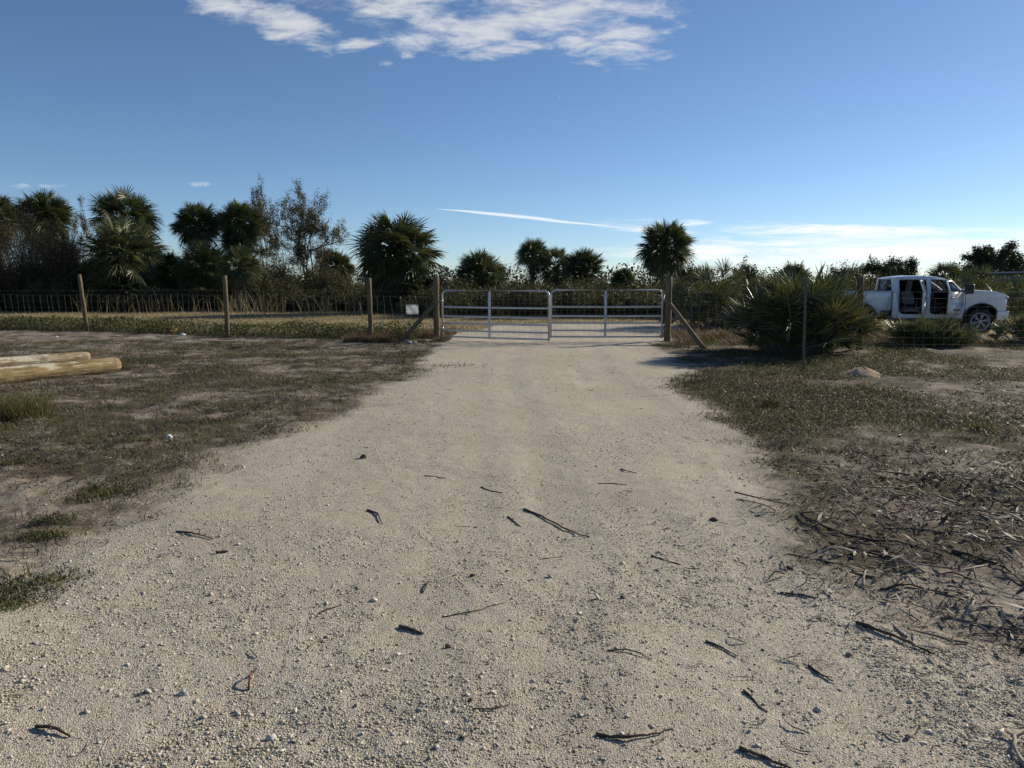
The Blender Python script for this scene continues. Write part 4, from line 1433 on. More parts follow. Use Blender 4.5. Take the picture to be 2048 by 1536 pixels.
# ------------------------------------------------------------------ sand pile, small bits
def pile(px, py, rx, ry, h, mat, lab, name, cat, seed):
    g = gnd(px, py)
    n, m = 44, 16
    V = [(0, 0, h)]
    r = np.random.default_rng(seed)
    for j in range(1, m + 1):
        for i in range(n):
            a = i / n * 2 * math.pi; q_ = j / m
            x, y = math.cos(a) * rx * q_, math.sin(a) * ry * q_
            k = float(fbm(np.array([x * 6 + 3]), np.array([y * 6 + 9]), seed, 4)[0])
            q2 = q_ * (0.75 + 0.5 * k)
            V.append((x, y, h * (max(0, 1 - q2 ** 1.2) * (0.6 + 0.8 * k)) - 0.03 * q_))
    f = [(0, 1 + i, 1 + (i + 1) % n) for i in range(n)]
    q_ = [(1 + (j - 1) * n + i, 1 + j * n + i, 1 + j * n + (i + 1) % n, 1 + (j - 1) * n + (i + 1) % n) for j in range(1, m) for i in range(n)]
    mb = MB(); mb.add(V, q_, f)
    o = mb.build(name, mat, None, True)
    o.location = (g.x, g.y, zg(g.x, g.y))
    return tag(o, lab, cat)


pile(1722, 750, 0.48, 0.36, 0.14, M['sandpile'], 'small heap of pale orange sand dug up in the grass right of the steel stake', 'sand_heap', 'sand heap', 901)


def stick(pts, rad, mat, lab, lift=0.0, name='stick', cat='stick', kinds=None, bow=0.0):
    """a fallen stick through photo ground points; wobbly, tapering"""
    r = np.random.default_rng(int(pts[0][0] * 7 + pts[0][1]))
    G = np.array([gnd(*p)[:2] for p in pts])
    s = np.concatenate([[0], np.cumsum(np.linalg.norm(np.diff(G, axis=0), axis=1))])
    k = 12
    t = np.linspace(0, s[-1], k)
    xy = np.stack([np.interp(t, s, G[:, 0]), np.interp(t, s, G[:, 1])], -1)
    for _ in range(2):
        xy[1:-1] = (xy[:-2] + 2 * xy[1:-1] + xy[2:]) / 4
    xy += r.normal(0, s[-1] * 0.011, xy.shape)
    z = zground(xy[:, 0], xy[:, 1]) + rad * 0.55 + 0.6 * lift * np.sin(np.linspace(0, np.pi, k)) + bow * np.linspace(0, 1, k)
    P = np.column_stack([xy, z])
    c = P[k // 2].copy()
    mb = MB()
    mb.tube(P - c, rad * np.linspace(0.9, 0.4, k) * (1 + r.normal(0, 0.16, k)), 7, True)
    for j in range(r.integers(0, 3)):
        i0 = r.integers(3, k - 2)
        d = np.array([*r.normal(0, 1, 2), 0.4]); d /= np.linalg.norm(d)
        mb.tube([P[i0] - c, P[i0] - c + d * s[-1] * 0.06, P[i0] - c + d * s[-1] * 0.12 + r.normal(0, 0.003, 3)], [rad * 0.5, rad * 0.4, rad * 0.2], 5, True)
    o = mb.build(name, mat, None, True)
    o.location = c
    return tag(o, lab, cat, 'fallen sticks on the drive')


D, PA, RD = M['stick'], M['pale_stick'], M['red_stick']
for pts, rad, mt, lab, lift in [
    ([(1192, 1478), (1235, 1490), (1290, 1487), (1342, 1466)], .0065, D, 'thick dark bowed stick at the bottom of the drive, right of centre', .01),
    ([(1476, 1503), (1520, 1516), (1590, 1545)], .008, D, 'thick dark stick running out of the bottom edge', .005),
    ([(800, 1261), (847, 1277)], .010, D, 'short stubby dark stick alone on the middle of the drive', 0),
    ([(735, 1027), (755, 1035), (764, 1055)], .008, D, 'short hooked dark stem left of the centre of the drive', .01),
    ([(1052, 1022), (1090, 1037), (1130, 1060), (1178, 1075)], .008, D, 'long curved dark frond stem lying in the centre of the drive', .01),
    ([(1015, 1036), (1042, 1055)], .006, D, 'short straight dark twig left of the long curved stem', 0),
    ([(355, 1072), (395, 1078), (428, 1086)], .007, D, 'broken dark twig near the left edge of the drive', .01),
    ([(432, 1113), (457, 1110)], .011, D, 'stubby dark bark piece below the broken twig on the left', 0),
    ([(498, 1383), (503, 1368), (508, 1353)], .006, RD, 'rust red twig standing up from the shell on the lower left', .05),
    ([(72, 1462), (105, 1468), (142, 1480)], .008, D, 'forked dark twig in the bottom left corner', .015),
    ([(1560, 1186), (1600, 1190), (1632, 1198)], .007, D, 'straight dark stick on the sand left of the litter', .004),
    ([(1412, 1285), (1445, 1297), (1475, 1314)], .006, D, 'dark tapering stick right of centre in the lower drive', .004),
    ([(1617, 1333), (1640, 1352), (1666, 1367)], .007, D, 'dark stick pointing to the small round stone on the lower right', .004),
    ([(1487, 1384), (1510, 1404), (1534, 1427)], .0055, D, 'thin dark stick above the thick one leaving the bottom edge', 0),
    ([(1215, 1312), (1255, 1313), (1302, 1326)], .0045, D, 'thin bent grass stem above the thick bowed stick', .01),
    ([(1713, 1250), (1780, 1280), (1866, 1311)], .011, D, 'longest heavy dark branch at the lower edge of the palm litter', .01),
    ([(1830, 1092), (1740, 1086), (1660, 1068), (1600, 1042), (1583, 1028), (1588, 1024), (1625, 1052), (1668, 1068)], .010, D, 'dark frond stem bent into a narrow loop at the edge of the litter', .03),
    ([(1241, 944), (1250, 950), (1273, 954)], .007, D, 'small angled dark twig far up the drive right of centre', .01),
    ([(1302, 1113), (1330, 1124), (1362, 1131)], .005, D, 'thin dark twig below the dark seed lump', 0),
    ([(1196, 973), (1225, 972), (1252, 976)], .005, D, 'fine straight stem below the small angled twig', 0),
    ([(848, 955), (870, 956), (892, 961)], .005, D, 'fine dark stem left of the centre far up the drive', 0),
    ([(962, 977), (980, 986), (1006, 992)], .005, D, 'fine bent stem in the middle of the drive above the long curved stem', 0),
    ([(884, 1243), (950, 1232), (1012, 1214)], .0035, D, 'long hair thin grass stem right of the stubby stick', .004),
    ([(638, 1231), (682, 1215)], .004, D, 'thin slanting stem left of the stubby stick', .004),
    ([(948, 1434), (985, 1432), (1018, 1420)], .004, D, 'thin forked stem near the bottom centre', .006),
    ([(1472, 1004), (1508, 1012), (1545, 1018)], .005, RD, 'red brown stem at the right side of the drive', .006),
    ([(1080, 1121), (1126, 1113)], .004, D, 'thin slanting twig below the end of the long curved stem', 0),
    ([(2052, 1540), (2026, 1510), (2030, 1478), (2056, 1460)], .009, PA, 'pale curved stem hooked at the bottom right corner', .02),
    ([(845, 1191), (857, 1178), (860, 1164)], .005, D, 'small bent dark twig above the stubby stick', .02),
    ([(1725, 1172), (1734, 1142)], .008, PA, 'pale short stick standing out of the sand left of the litter', .05),
    ([(1930, 1230), (1948, 1216), (1946, 1200)], .008, PA, 'pale curled stem on the right part of the litter', .04),
    ([(1815, 1478), (1850, 1440)], .009, PA, 'flat pale splinter of wood on the lower right sand', 0),
    ([(1760, 1178), (1830, 1176), (1900, 1190)], .008, D, 'dark straight branch across the front of the litter', .01),
    ([(1700, 1100), (1790, 1120), (1850, 1160)], .008, D, 'dark bent branch below the looped stem', .02),
    ([(1905, 1105), (1990, 1130), (2048, 1165)], .013, D, 'thick dark branch in the heart of the litter at the right edge', .02),
    ([(1470, 990), (1530, 1003), (1605, 1020)], .005, D, 'fine long stem reaching the looped stem from the drive', .003),
    ([(1640, 1120), (1690, 1135), (1712, 1150)], .006, D, 'short dark fork below the looped stem on the bare sand', .02),
    ([(520, 862), (570, 850)], .008, PA, 'pale stick lying along the left edge of the drive', 0),
    ([(1545, 790), (1570, 800)], .010, D, 'short dark stick in the grass right of the drive', .01),
    ([(1975, 872), (1955, 850)], .008, PA, 'pale dry leaf stem leaning out of the grass at right', .05),
]:
    stick(pts, rad, mt, lab, lift)


def blob(px, py, size, mat, lab, name, cat, seed, flat=0.6, group=None):
    r = np.random.default_rng(seed)
    g = gnd(px, py)
    bm = bmesh.new()
    bmesh.ops.create_icosphere(bm, subdivisions=3, radius=1)
    o_ = r.normal(0, 5, 3)
    for v in bm.verts:
        k = float(fbm(np.array([v.co.x * 1.3 + o_[0] + v.co.z]), np.array([v.co.y * 1.3 + o_[1] - v.co.z]), seed, 3)[0])
        v.co *= 0.7 + 0.6 * k
        v.co = Vector((v.co.x * size * 1.25, v.co.y * size * 0.9, v.co.z * size * flat))
    mb = MB(); mb.bm(bm)
    o = mb.build(name, mat, None, True)
    o.location = (g.x, g.y, zg(g.x, g.y) + size * flat * 0.35)
    o.rotation_euler = (r.normal(0, .2), r.normal(0, .2), r.uniform(0, 6))
    return tag(o, lab, cat, group)


def shell(px, py, size, lab, seed, rot):
    """half a bivalve shell: ribbed dome with a hinge"""
    g = gnd(px, py)
    V, q_ = [], []
    n, m = 20, 7
    for j in range(m + 1):
        for i in range(n + 1):
            a = (i / n - 0.5) * math.pi * 1.25; t = j / m
            rr = size * t * (1 + 0.04 * math.cos(a * 20) * t) * (0.9 + 0.1 * math.cos(a))
            V.append((math.sin(a) * rr, math.cos(a) * rr - size * 0.5, size * 0.42 * (1 - t ** 2) + size * 0.25 * math.sin(t * math.pi)))
    for j in range(m):
        for i in range(n):
            b = j * (n + 1) + i
            q_.append((b, b + 1, b + n + 2, b + n + 1))
    mb = MB(); mb.add(V, q_)
    me = mb.mesh('shell', True)
    bm = bmesh.new(); bm.from_mesh(me)
    bmesh.ops.solidify(bm, geom=bm.faces[:], thickness=size * 0.06)
    bm.to_mesh(me); bm.free()
    o = link('seashell', me, M['shell'])
    o.location = (g.x, g.y, zg(g.x, g.y) + 0.002)
    o.rotation_euler = (0.1, -0.15, rot)
    return tag(o, lab, 'seashell', 'single shells on the drive')


shell(289, 1390, 0.022, 'white seashell on the lower left of the drive, left one of a near pair', 1, 0.6)
shell(365, 1394, 0.024, 'white seashell on the lower left of the drive, right one of a near pair', 2, 2.2)
shell(1633, 1421, 0.017, 'lone whitish domed shell on the lower right of the drive', 3, 1.2)
shell(545, 1482, 0.022, 'pale upturned shell at the bottom edge left of centre', 4, 4.0)
shell(1066, 1371, 0.012, 'small cream shell in the lower middle of the drive', 5, 3.1)
shell(875, 1504, 0.014, 'small white shell at the very bottom centre', 6, 5.1)
blob(1427, 1042, 0.0217, M['stick'], 'dark seed lump right of centre on the drive', 'seed_lump', 'lump', 11, 0.6)
blob(727, 924, 0.028, M['stick'], 'dark spiky seed head far up the left half of the drive', 'seed_lump', 'lump', 12, 0.9)
blob(897, 1306, 0.0124, M['stick'], 'small dark clod below the stubby stick', 'clod', 'clod', 13, 0.7, 'dark clods on the drive')
blob(945, 1158, 0.0124, M['stick'], 'small dark clod in the centre of the drive', 'clod', 'clod', 14, 0.7, 'dark clods on the drive')
blob(925, 1490, 0.0099, M['stick'], 'small dark clod at the bottom edge of the drive', 'clod', 'clod', 15, 0.7, 'dark clods on the drive')
blob(1246, 1203, 0.0136, M['stick'], 'small dark clod right of the hair thin grass stem', 'clod', 'clod', 16, 0.5, 'dark clods on the drive')
blob(1580, 1140, 0.0186, M['stick'], 'dark clod above the straight stick by the litter', 'clod', 'clod', 17, 0.5, 'dark clods on the drive')
blob(338, 884, 0.030, M['paper'], 'crumpled white scrap of paper on the dead grass at left', 'paper_scrap', 'litter', 18, 1.0)
blob(340, 665, 0.20, M['lump'], 'tan husk lump lying at the foot of the left fence weeds', 'husk', 'husk', 19, 0.9)
blob(366, 671, 0.06, M['paper'], 'small white scrap on the ground right of the tan husk', 'paper_scrap', 'litter', 20, 0.6)
blob(112, 672, 0.05, M['paper'], 'small white scrap on the sand left of the leftmost fence post', 'paper_scrap', 'litter', 21, 0.4)
for i, (px, py, s) in enumerate([(812, 684, .07), (820, 687, .06), (828, 686, .055)]):
    blob(px, py, s, M['shell'], 'pale stone in the little pile at the foot of the left gate brace', 'pale_stone', 'stone', 22 + i, 0.7, 'pale stones by the left brace')

# ------------------------------------------------------------------ shed far right
s0 = at(2014, 560, 46)
root = thing('shed', 'pale low shed with flat metal roof half hidden at the right edge', 'shed', (s0.x + 2.6, 46, Hs(s0.x, 46)))
mb = MB(); mb.box((0, 0, 1.0), (5.0, 3.0, 2.0), bev=0.01)
for k in range(17):
    mb.box((-2.4 + k * 0.3, -1.506, 1.0), (0.03, 0.014, 1.96))
mb.build('wall', M['shedwall'], root)
mb = MB(); mb.box((0, 0, 2.12), (5.7, 3.7, 0.09), Matrix.Rotation(R(1.5), 3, 'Y'), bev=0.01)
mb.build('roof', M['shedroof'], root)


# ------------------------------------------------------------------ pickup truck
def arc(cx, cz, r, a0, a1, n=14):
    return [(cx + r * math.cos(a), cz + r * math.sin(a)) for a in np.linspace(a0, a1, n)]


def rrect(x0, z0, x1, z1, rs, n=5):
    """rounded rectangle, radii bottom-left, bottom-right, top-right, top-left"""
    o = []
    for (cx, cz, a0), rr in zip(((x0, z0, math.pi), (x1, z0, 1.5 * math.pi), (x1, z1, 0), (x0, z1, 0.5 * math.pi)), rs):
        px = cx + (rr if cx == x0 else -rr); pz = cz + (rr if cz == z0 else -rr)
        o += [(px + rr * math.cos(a), pz + rr * math.sin(a)) for a in np.linspace(a0, a0 + math.pi / 2, n)]
    return o


def half_w(x, z):
    w = 1.0
    w -= 0.03 * max(0, (0.85 - z) / 0.35)
    w -= 0.012 * max(0.0, (z - 1.2) / 0.24) ** 2 if z < 1.44 else 0.012
    if z > 1.44: w -= 0.36 * (z - 1.44)
    if x > 4.0: w -= 0.22 * (x - 4.0) ** 2 / 0.36 * 0.6
    return w


def panel(outer, holes=(), side=-1, thick=0.03, inset=0.0, zc=(0.7, 0.85, 1.0, 1.15, 1.25, 1.33, 1.44, 1.6, 1.75), xc=(3.3, 3.6, 3.9, 4.1, 4.2, 4.3, 4.4)):
    loops = [[Vector((x, 0, z)) for x, z in outer]] + [[Vector((x, 0, z)) for x, z in h] for h in holes]
    tri = tessellate_polygon(loops)
    flat = [v for l in loops for v in l]
    bm = bmesh.new()
    vs = [bm.verts.new(v) for v in flat]
    for t in tri:
        try: bm.faces.new([vs[i] for i in t])
        except ValueError: pass
    for z in zc:
        bmesh.ops.bisect_plane(bm, geom=bm.verts[:] + bm.edges[:] + bm.faces[:], plane_co=(0, 0, z), plane_no=(0, 0, 1))
    for x in xc:
        bmesh.ops.bisect_plane(bm, geom=bm.verts[:] + bm.edges[:] + bm.faces[:], plane_co=(x, 0, 0), plane_no=(1, 0, 0))
    for v in bm.verts:
        v.co.y = side * (half_w(v.co.x, v.co.z) - inset)
    bmesh.ops.recalc_face_normals(bm, faces=bm.faces[:])
    fs = bm.faces[:]
    if fs and sum(f.normal.y * f.calc_area() for f in fs) * side < 0:
        bmesh.ops.reverse_faces(bm, faces=fs)
    ext = bmesh.ops.extrude_face_region(bm, geom=bm.faces[:])
    for g in ext['geom']:
        if isinstance(g, bmesh.types.BMVert):
            g.co.y -= side * thick
    bmesh.ops.recalc_face_normals(bm, faces=bm.faces[:])
    mb = MB(); mb.bm(bm)
    return mb


def strip(profile, hw, n=9, crown=0.0):
    """sheet across the truck following (x,z) profile; hw(x,z) half width"""
    V, q_ = [], []
    for x, z in profile:
        w = hw(x, z)
        for k in range(n):
            u = k / (n - 1) * 2 - 1
            V.append((x, u * w, z + crown * (1 - u * u)))
    for i in range(len(profile) - 1):
        for k in range(n - 1):
            b = i * n + k
            q_.append((b, b + 1, b + n + 1, b + n))
    mb = MB(); mb.add(V, q_)
    return mb


def solid(mb, t):
    me = mb.mesh('tmp')
    bm = bmesh.new(); bm.from_mesh(me)
    bmesh.ops.recalc_face_normals(bm, faces=bm.faces[:])
    bmesh.ops.solidify(bm, geom=bm.faces[:], thickness=t)
    o = MB(); o.bm(bm)
    bpy.data.meshes.remove(me)
    return o


def make_truck():
    YAW = R(-10)
    gr = at(1702, 640, 25.6)
    root = thing('pickup_truck', 'white four door pickup truck parked beyond the fence with both near doors open', 'truck',
                 (gr.x, 25.6, Hs(gr.x + 1.9, 25.3) - 0.02), YAW)
    P = M['paint']
    ah = math.pi
    WC = 0.43
    # body sides, both; near side is y<0
    rear_open = rrect(1.20, 0.66, 2.05, 1.81, (0.20, 0.10, 0.05, 0.07))
    front_open = [(2.17, 0.80), (2.20, 0.71), (2.30, 0.66), (3.08, 0.66), (3.15, 0.74), (3.17, 1.0), (3.17, 1.39), (2.62, 1.76), (2.5, 1.80), (2.22, 1.81), (2.17, 1.77)]
    cab_out = [(1.02, 0.52), (3.21, 0.52), (3.235, 0.9), (3.235, 1.43), (2.66, 1.82), (2.45, 1.885), (2.0, 1.915), (1.5, 1.915), (1.15, 1.885), (1.05, 1.84), (1.0, 1.44)]
    for side in (-1, 1):
        bed = [(-1.05, 0.70), (-0.60, 0.66)] + arc(0, 0.47, 0.56, math.pi * 0.90, math.pi * 0.10) + [(0.60, 0.62), (0.68, 0.78), (0.975, 0.78), (0.975, 1.44), (-1.07, 1.44)]
        panel(bed, (), side).build('bed_side', P, root, False)
        # black moulding round the wheel arches
        for cx, nm in ((0, 'rear'), (3.75, 'front')):
            m = MB()
            pts = [(x, side * (half_w(x, z) + 0.004), z) for x, z in arc(cx, 0.47, 0.548, math.pi * 0.95, math.pi * 0.05, 18)]
            m.tube(pts, 0.028, 6)
            m.build('arch_trim', M['black'], root, True)
        fen = [(3.245, 0.56)] + arc(3.75, 0.47, 0.56, math.pi * 0.95, math.pi * 0.13) + [(4.33, 0.72), (4.50, 0.76), (4.53, 1.05), (4.50, 1.27), (4.40, 1.36), (3.9, 1.415), (3.245, 1.44)]
        panel(fen, (), side).build('fender', P, root, False)
        if side < 0:
            panel(cab_out, (rear_open, front_open), side, 0.05).build('cab_side', P, root, False)
        else:
            win_r = [(1.28, 1.36), (2.02, 1.36), (2.02, 1.78), (1.32, 1.78)]
            win_f = [(2.20, 1.36), (3.05, 1.37), (2.6, 1.72), (2.5, 1.77), (2.2, 1.78)]
            panel(cab_out, (win_r, win_f), side, 0.05).build('cab_side', P, root, False)
            for w_ in (win_r, win_f):
                panel(w_, (), side, 0.006, 0.02).build('window', M['dark_glass'], root)
        # lower black sill and box step
        m = MB(); m.box((2.1, side * 0.93, 0.47), (2.3, 0.14, 0.09), bev=0.015); m.build('sill', M['black'], root)
        m = MB(); m.box((0.80, side * 0.90, 0.66), (0.36, 0.08, 0.24), bev=0.02); m.build('mud_panel', M['black'], root)
        # tail lamps, head lamps
        m = MB(); m.box((-1.065, side * 0.93, 1.15), (0.05, 0.12, 0.42), bev=0.01)
        m.build('tail_light', mat_mottled('red_lamp', (0.3, 0.01, 0.01), (0.35, 0.02, 0.02), 5, 0.2, 0.5, 0, 0), root)
        m = MB(); m.box((4.47, side * 0.80, 1.22), (0.14, 0.24, 0.10), Matrix.Rotation(side * -0.35, 3, 'Z'), bev=0.02)
        m.build('headlight', M['chrome'], root)
    # roof, hood, glass, back of cab
    hwr = lambda x, z: half_w(x, z) - 0.004
    roof = [(1.05, 1.842), (1.15, 1.888), (1.5, 1.918), (2.0, 1.918), (2.45, 1.888), (2.66, 1.823)]
    solid(strip(roof, hwr, 11, 0.03), 0.03).build('roof', P, root, True)
    hl = [(1.12, 1.80), (1.5, 1.86), (2.0, 1.86), (2.45, 1.82)]
    strip(hl, lambda x, z: half_w(x, z) - 0.07).build('headliner', M['cloth'], root)
    hood = [(3.22, 1.445), (3.5, 1.442), (3.9, 1.42), (4.25, 1.39), (4.42, 1.35), (4.49, 1.28)]
    solid(strip(hood, lambda x, z: half_w(x, min(z, 1.43)) - 0.006, 11, 0.045), 0.025).build('hood', P, root, True)
    ws = [(3.22, 1.45), (2.95, 1.64), (2.66, 1.825)]
    strip(ws, lambda x, z: half_w(x, z) - 0.05, 9, 0.02).build('windshield', M['clear'], root, True)
    m = MB()
    m.box((1.03, 0, 1.0), (0.05, 1.86, 0.86), bev=0.01)
    m.box((1.035, 0.0, 1.845), (0.05, 1.62, 0.06), bev=0.01)
    for s in (-1, 1):
        m.box((1.03, s * 0.82, 1.63), (0.05, 0.11, 0.44), Matrix.Rotation(s * 0.33, 3, 'X'), bev=0.01)
    m.build('cab_back', P, root)
    m = MB(); m.box((1.035, 0, 1.63), (0.012, 1.56, 0.40)); m.build('rear_window', M['glass'], root)
    # bed
    m = MB()
    m.box((-0.03, 0, 0.84), (2.0, 1.86, 0.05))
    m.box((0.95, 0, 1.12), (0.04, 1.88, 0.58))
    m.build('bed_floor', M['black'], root)
    m = MB(); m.box((-1.06, 0, 1.06), (0.06, 1.80, 0.74), bev=0.015); m.build('tailgate', P, root)
    for s in (-1, 1):
        m = MB(); m.box((-0.04, s * 0.97, 1.452), (2.02, 0.07, 0.02), bev=0.006); m.build('bed_rail', M['black'], root)
    m = MB(); m.box((-1.18, 0, 0.62), (0.16, 1.86, 0.18), bev=0.03); m.build('rear_bumper', M['chrome'], root)
    # front end
    m = MB(); m.box((4.47, 0, 1.05), (0.08, 1.56, 0.44), bev=0.02); m.build('grille', M['black'], root)
    for z in (0.95, 1.08, 1.22):
        m = MB(); m.box((4.52, 0, z), (0.03, 1.5, 0.035), bev=0.008); m.build('grille_bar', M['chrome'], root)
    bm = bmesh.new()
    pr = []
    for k in range(13):
        u = k / 12 * 2 - 1
        pr.append((4.64 - 0.16 * abs(u) ** 3.0, u * 0.99))
    mb = MB()
    Vv, qq = [], []
    sec = [(0, 0.80), (0.03, 0.74), (0.03, 0.60), (-0.02, 0.50), (-0.10, 0.46)]
    for x, y in pr:
        for dx, z in sec: Vv.append((x + dx - 0.02, y, z))
    for i in range(12):
        for j in range(4):
            b = i * 5 + j; qq.append((b, b + 1, b + 6, b + 5))
    mb.add(Vv, qq)
    fb = solid(mb, 0.03)
    for s in (-1, 1):
        fb.box((4.40, s * 0.955, 0.64), (0.36, 0.07, 0.27), Matrix.Rotation(s * -0.16, 3, 'Z'), bev=0.025)
    fb.build('front_bumper', P, root, True)
    for s in (-1, 1):
        for x, z0, z1 in ((0.988, 0.56, 1.43), (3.240, 0.60, 1.42)):
            m = MB()
            m.tube([(x, s * (half_w(x, z) - 0.006), z) for z in np.linspace(z0, z1, 8)], 0.011, 5)
            m.build('panel_gap', M['black'], root)
    # underside, wells
    m = MB(); m.box((1.8, 0, 0.56), (5.2, 0.9, 0.22), bev=0.03)
    m.box((2.12, 0, 0.60), (2.2, 1.86, 0.05))
    for cx in (0, 3.75):
        m.box((cx, 0, 0.46), (0.12, 1.5, 0.12), bev=0.02)
    m.build('chassis', M['black'], root)
    for cx in (0, 3.75):
        for s in (-1, 1):
            Vv, qq = [], []
            A = arc(cx, 0.47, 0.56, math.pi * 0.97, math.pi * 0.03, 16)
            for x, z in A: Vv += [(x, s * 0.96, z), (x, s * 0.55, z)]
            for i in range(15): qq.append((2 * i, 2 * i + 1, 2 * i + 3, 2 * i + 2))
            c0 = len(Vv)
            Vv.append((cx, s * 0.55, 0.46))
            tt = [(2 * i + 1, 2 * i + 3, c0) for i in range(15)]
            m = MB(); m.add(Vv, qq, tt); m.build('wheel_well', M['black'], root)
    # cabin
    m = MB()
    m.box((2.1, 0, 0.66), (2.1, 1.80, 0.04))
    m.build('cabin_floor', M['cloth'], root)
    for nm, x, n_ in (('front_seat', 2.35, 2), ('rear_seat', 1.38, 1)):
        for k in range(n_):
            m = MB()
            yy = (-0.42 + 0.84 * k) if n_ == 2 else 0
            w = 0.56 if n_ == 2 else 1.5
            m.box((x + 0.20, yy, 0.92), (0.52, w, 0.16), bev=0.05)
            m.box((x - 0.08, yy, 1.26), (0.15, w * 0.95, 0.62), Matrix.Rotation(-0.22, 3, 'Y'), bev=0.05)
            for hy in ([yy] if n_ == 2 else [-0.45, 0.45]):
                m.box((x - 0.17, hy, 1.64), (0.10, 0.26, 0.18), Matrix.Rotation(-0.2, 3, 'Y'), bev=0.04)
            m.build(nm, M['cloth'], root)
    m = MB(); m.box((3.10, 0, 1.20), (0.34, 1.74, 0.36), bev=0.06); m.build('dashboard', M['cloth'], root)
    m = MB()
    a = np.linspace(0, 2 * np.pi, 25)
    m.tube(np.stack([2.82 + 0.07 * np.sin(a), 0.42 + 0.19 * np.cos(a), 1.30 + 0.17 * np.sin(a)], -1), 0.016, 6)
    m.tube([(2.82, 0.42, 1.30), (3.0, 0.42, 1.2)], 0.03, 6)
    m.build('steering_wheel', M['black'], root, True)
    # wheels
    for cx in (0, 3.75):
        for s in (-1, 1):
            ty = MB()
            ty.lathe([(0.29, -0.11), (0.34, -0.135), (0.395, -0.135), (0.42, -0.11), (0.428, -0.05), (0.428, 0.05), (0.42, 0.11), (0.395, 0.135), (0.34, 0.135), (0.29, 0.11)], 48)
            for k in range(60):
                aa = k / 60 * 2 * math.pi
                ty.box((0.428 * math.cos(aa), 0.05 * (1 if k % 2 else -1), 0.428 * math.sin(aa)), (0.018, 0.13, 0.022), Matrix.Rotation(-aa, 3, 'Y'))
            w = thing('wheel', None, None, (cx, s * 0.85, WC)); w.parent = root
            if s > 0: w.rotation_euler = (0, 0, math.pi)
            ty.build('tyre', M['rubber'], w, False)
            rm_ = MB()
            rm_.lathe([(0.29, 0.10), (0.285, -0.08), (0.30, -0.112), (0.275, -0.118), (0.262, -0.09), (0.255, 0.0)], 40)
            rm_.lathe([(0.0, -0.105), (0.045, -0.105), (0.06, -0.09), (0.065, -0.04)], 20)
            for k in range(6):
                aa = k / 6 * 2 * math.pi + 0.25
                for da in (-0.16, 0.16):
                    ca, sa = math.cos(aa + da), math.sin(aa + da)
                    ci, si = math.cos(aa + da * 0.3), math.sin(aa + da * 0.3)
                    rm_.tube([(0.05 * ci, -0.088, 0.05 * si), (0.16 * math.cos(aa + da * .7), -0.085, 0.16 * math.sin(aa + da * .7)), (0.272 * ca, -0.095, 0.272 * sa)], [0.026, 0.02, 0.026], 6)
            rm_.build('rim', M['chrome'], w, True)
            bd = MB(); bd.lathe([(0.0, -0.02), (0.25, -0.02), (0.25, 0.0)], 28); bd.build('brake_disc', M['black'], w)

    # doors: built closed in truck space, then hinged
    def door(hx, th, outline_low, outline_frame, win, lab, handle_x, mirror, badge):
        hy = -half_w(hx, 1.0)
        dr = thing('door', None, None, (hx, hy, 0)); dr.parent = root
        dr['label'] = lab
        dr.rotation_euler = (0, 0, th)
        T = Matrix.Translation((-hx, -hy, 0))

        def put(nm, mb, mat, sm=False):
            q2 = MB(); q2.addmb(mb, T)
            return q2.build(nm, mat, dr, sm)
        put('skin', panel(outline_low, (), -1, 0.05, -0.004), M['paint'])
        put('trim', panel(outline_low, (), -1, 0.05, 0.050), M['cloth'])
        put('window_frame', panel(outline_frame, (win,), -1, 0.04, -0.002), M['paint'])
        put('frame_trim', panel(outline_frame, (win,), -1, 0.02, 0.042), M['black'])
        put('pane', panel(win, (), -1, 0.005, 0.018), M['glass'])
        h_ = MB(); hz = 1.22
        h_.box((handle_x, -half_w(handle_x, hz) - 0.03, hz), (0.20, 0.03, 0.04), bev=0.01)
        for e in (-0.08, 0.08):
            h_.box((handle_x + e, -half_w(handle_x, hz) - 0.012, hz), (0.03, 0.03, 0.03))
        put('handle', h_, M['black'])
        if mirror:
            mm = MB()
            mm.box((3.00, -half_w(3.0, 1.45) - 0.10, 1.44), (0.05, 0.24, 0.05), bev=0.01)
            mm.box((3.02, -half_w(3.0, 1.5) - 0.26, 1.50), (0.12, 0.26, 0.31), Matrix.Rotation(0.15, 3, 'Z'), bev=0.03)
            put('mirror', mm, M['black'])
        if badge:   # the raised letters low on the door
            fc = bpy.data.curves.new('badge', 'FONT')
            fc.body = 'SILVERADO'
            fc.size = 0.085
            fc.extrude = 0.003
            fc.space_character = 1.1
            tmp = bpy.data.objects.new('tmp', fc)
            COL.objects.link(tmp)
            me = bpy.data.meshes.new_from_object(tmp.evaluated_get(bpy.context.evaluated_depsgraph_get()))
            bpy.data.objects.remove(tmp)
            me.name = 'badge'
            me.materials.clear()
            ob = link('badge', me, M['black'], dr)
            ob.location = (2.52 - hx, -half_w(2.6, 0.80) - hy - 0.010, 0.79)
            ob.rotation_euler = (R(90) + 0.03, 0, 0)
    fd_low = [(2.19, 0.80), (2.22, 0.72), (2.32, 0.67), (3.07, 0.67), (3.13, 0.75), (3.15, 1.0), (3.15, 1.38), (2.19, 1.37)]
    fd_frame = [(2.19, 1.372), (3.15, 1.382), (2.63, 1.74), (2.51, 1.785), (2.24, 1.795), (2.19, 1.76)]
    fd_win = [(2.235, 1.405), (3.02, 1.41), (2.60, 1.70), (2.50, 1.745), (2.26, 1.75), (2.235, 1.73)]
    door(3.16, R(46), fd_low, fd_frame, fd_win, 'near front door swung half open with its mirror', 2.33, True, True)
    rd_low = [(1.22, 0.86), (1.26, 0.74), (1.40, 0.68), (1.96, 0.67), (2.02, 0.74), (2.03, 1.0), (2.03, 1.37), (1.22, 1.37)]
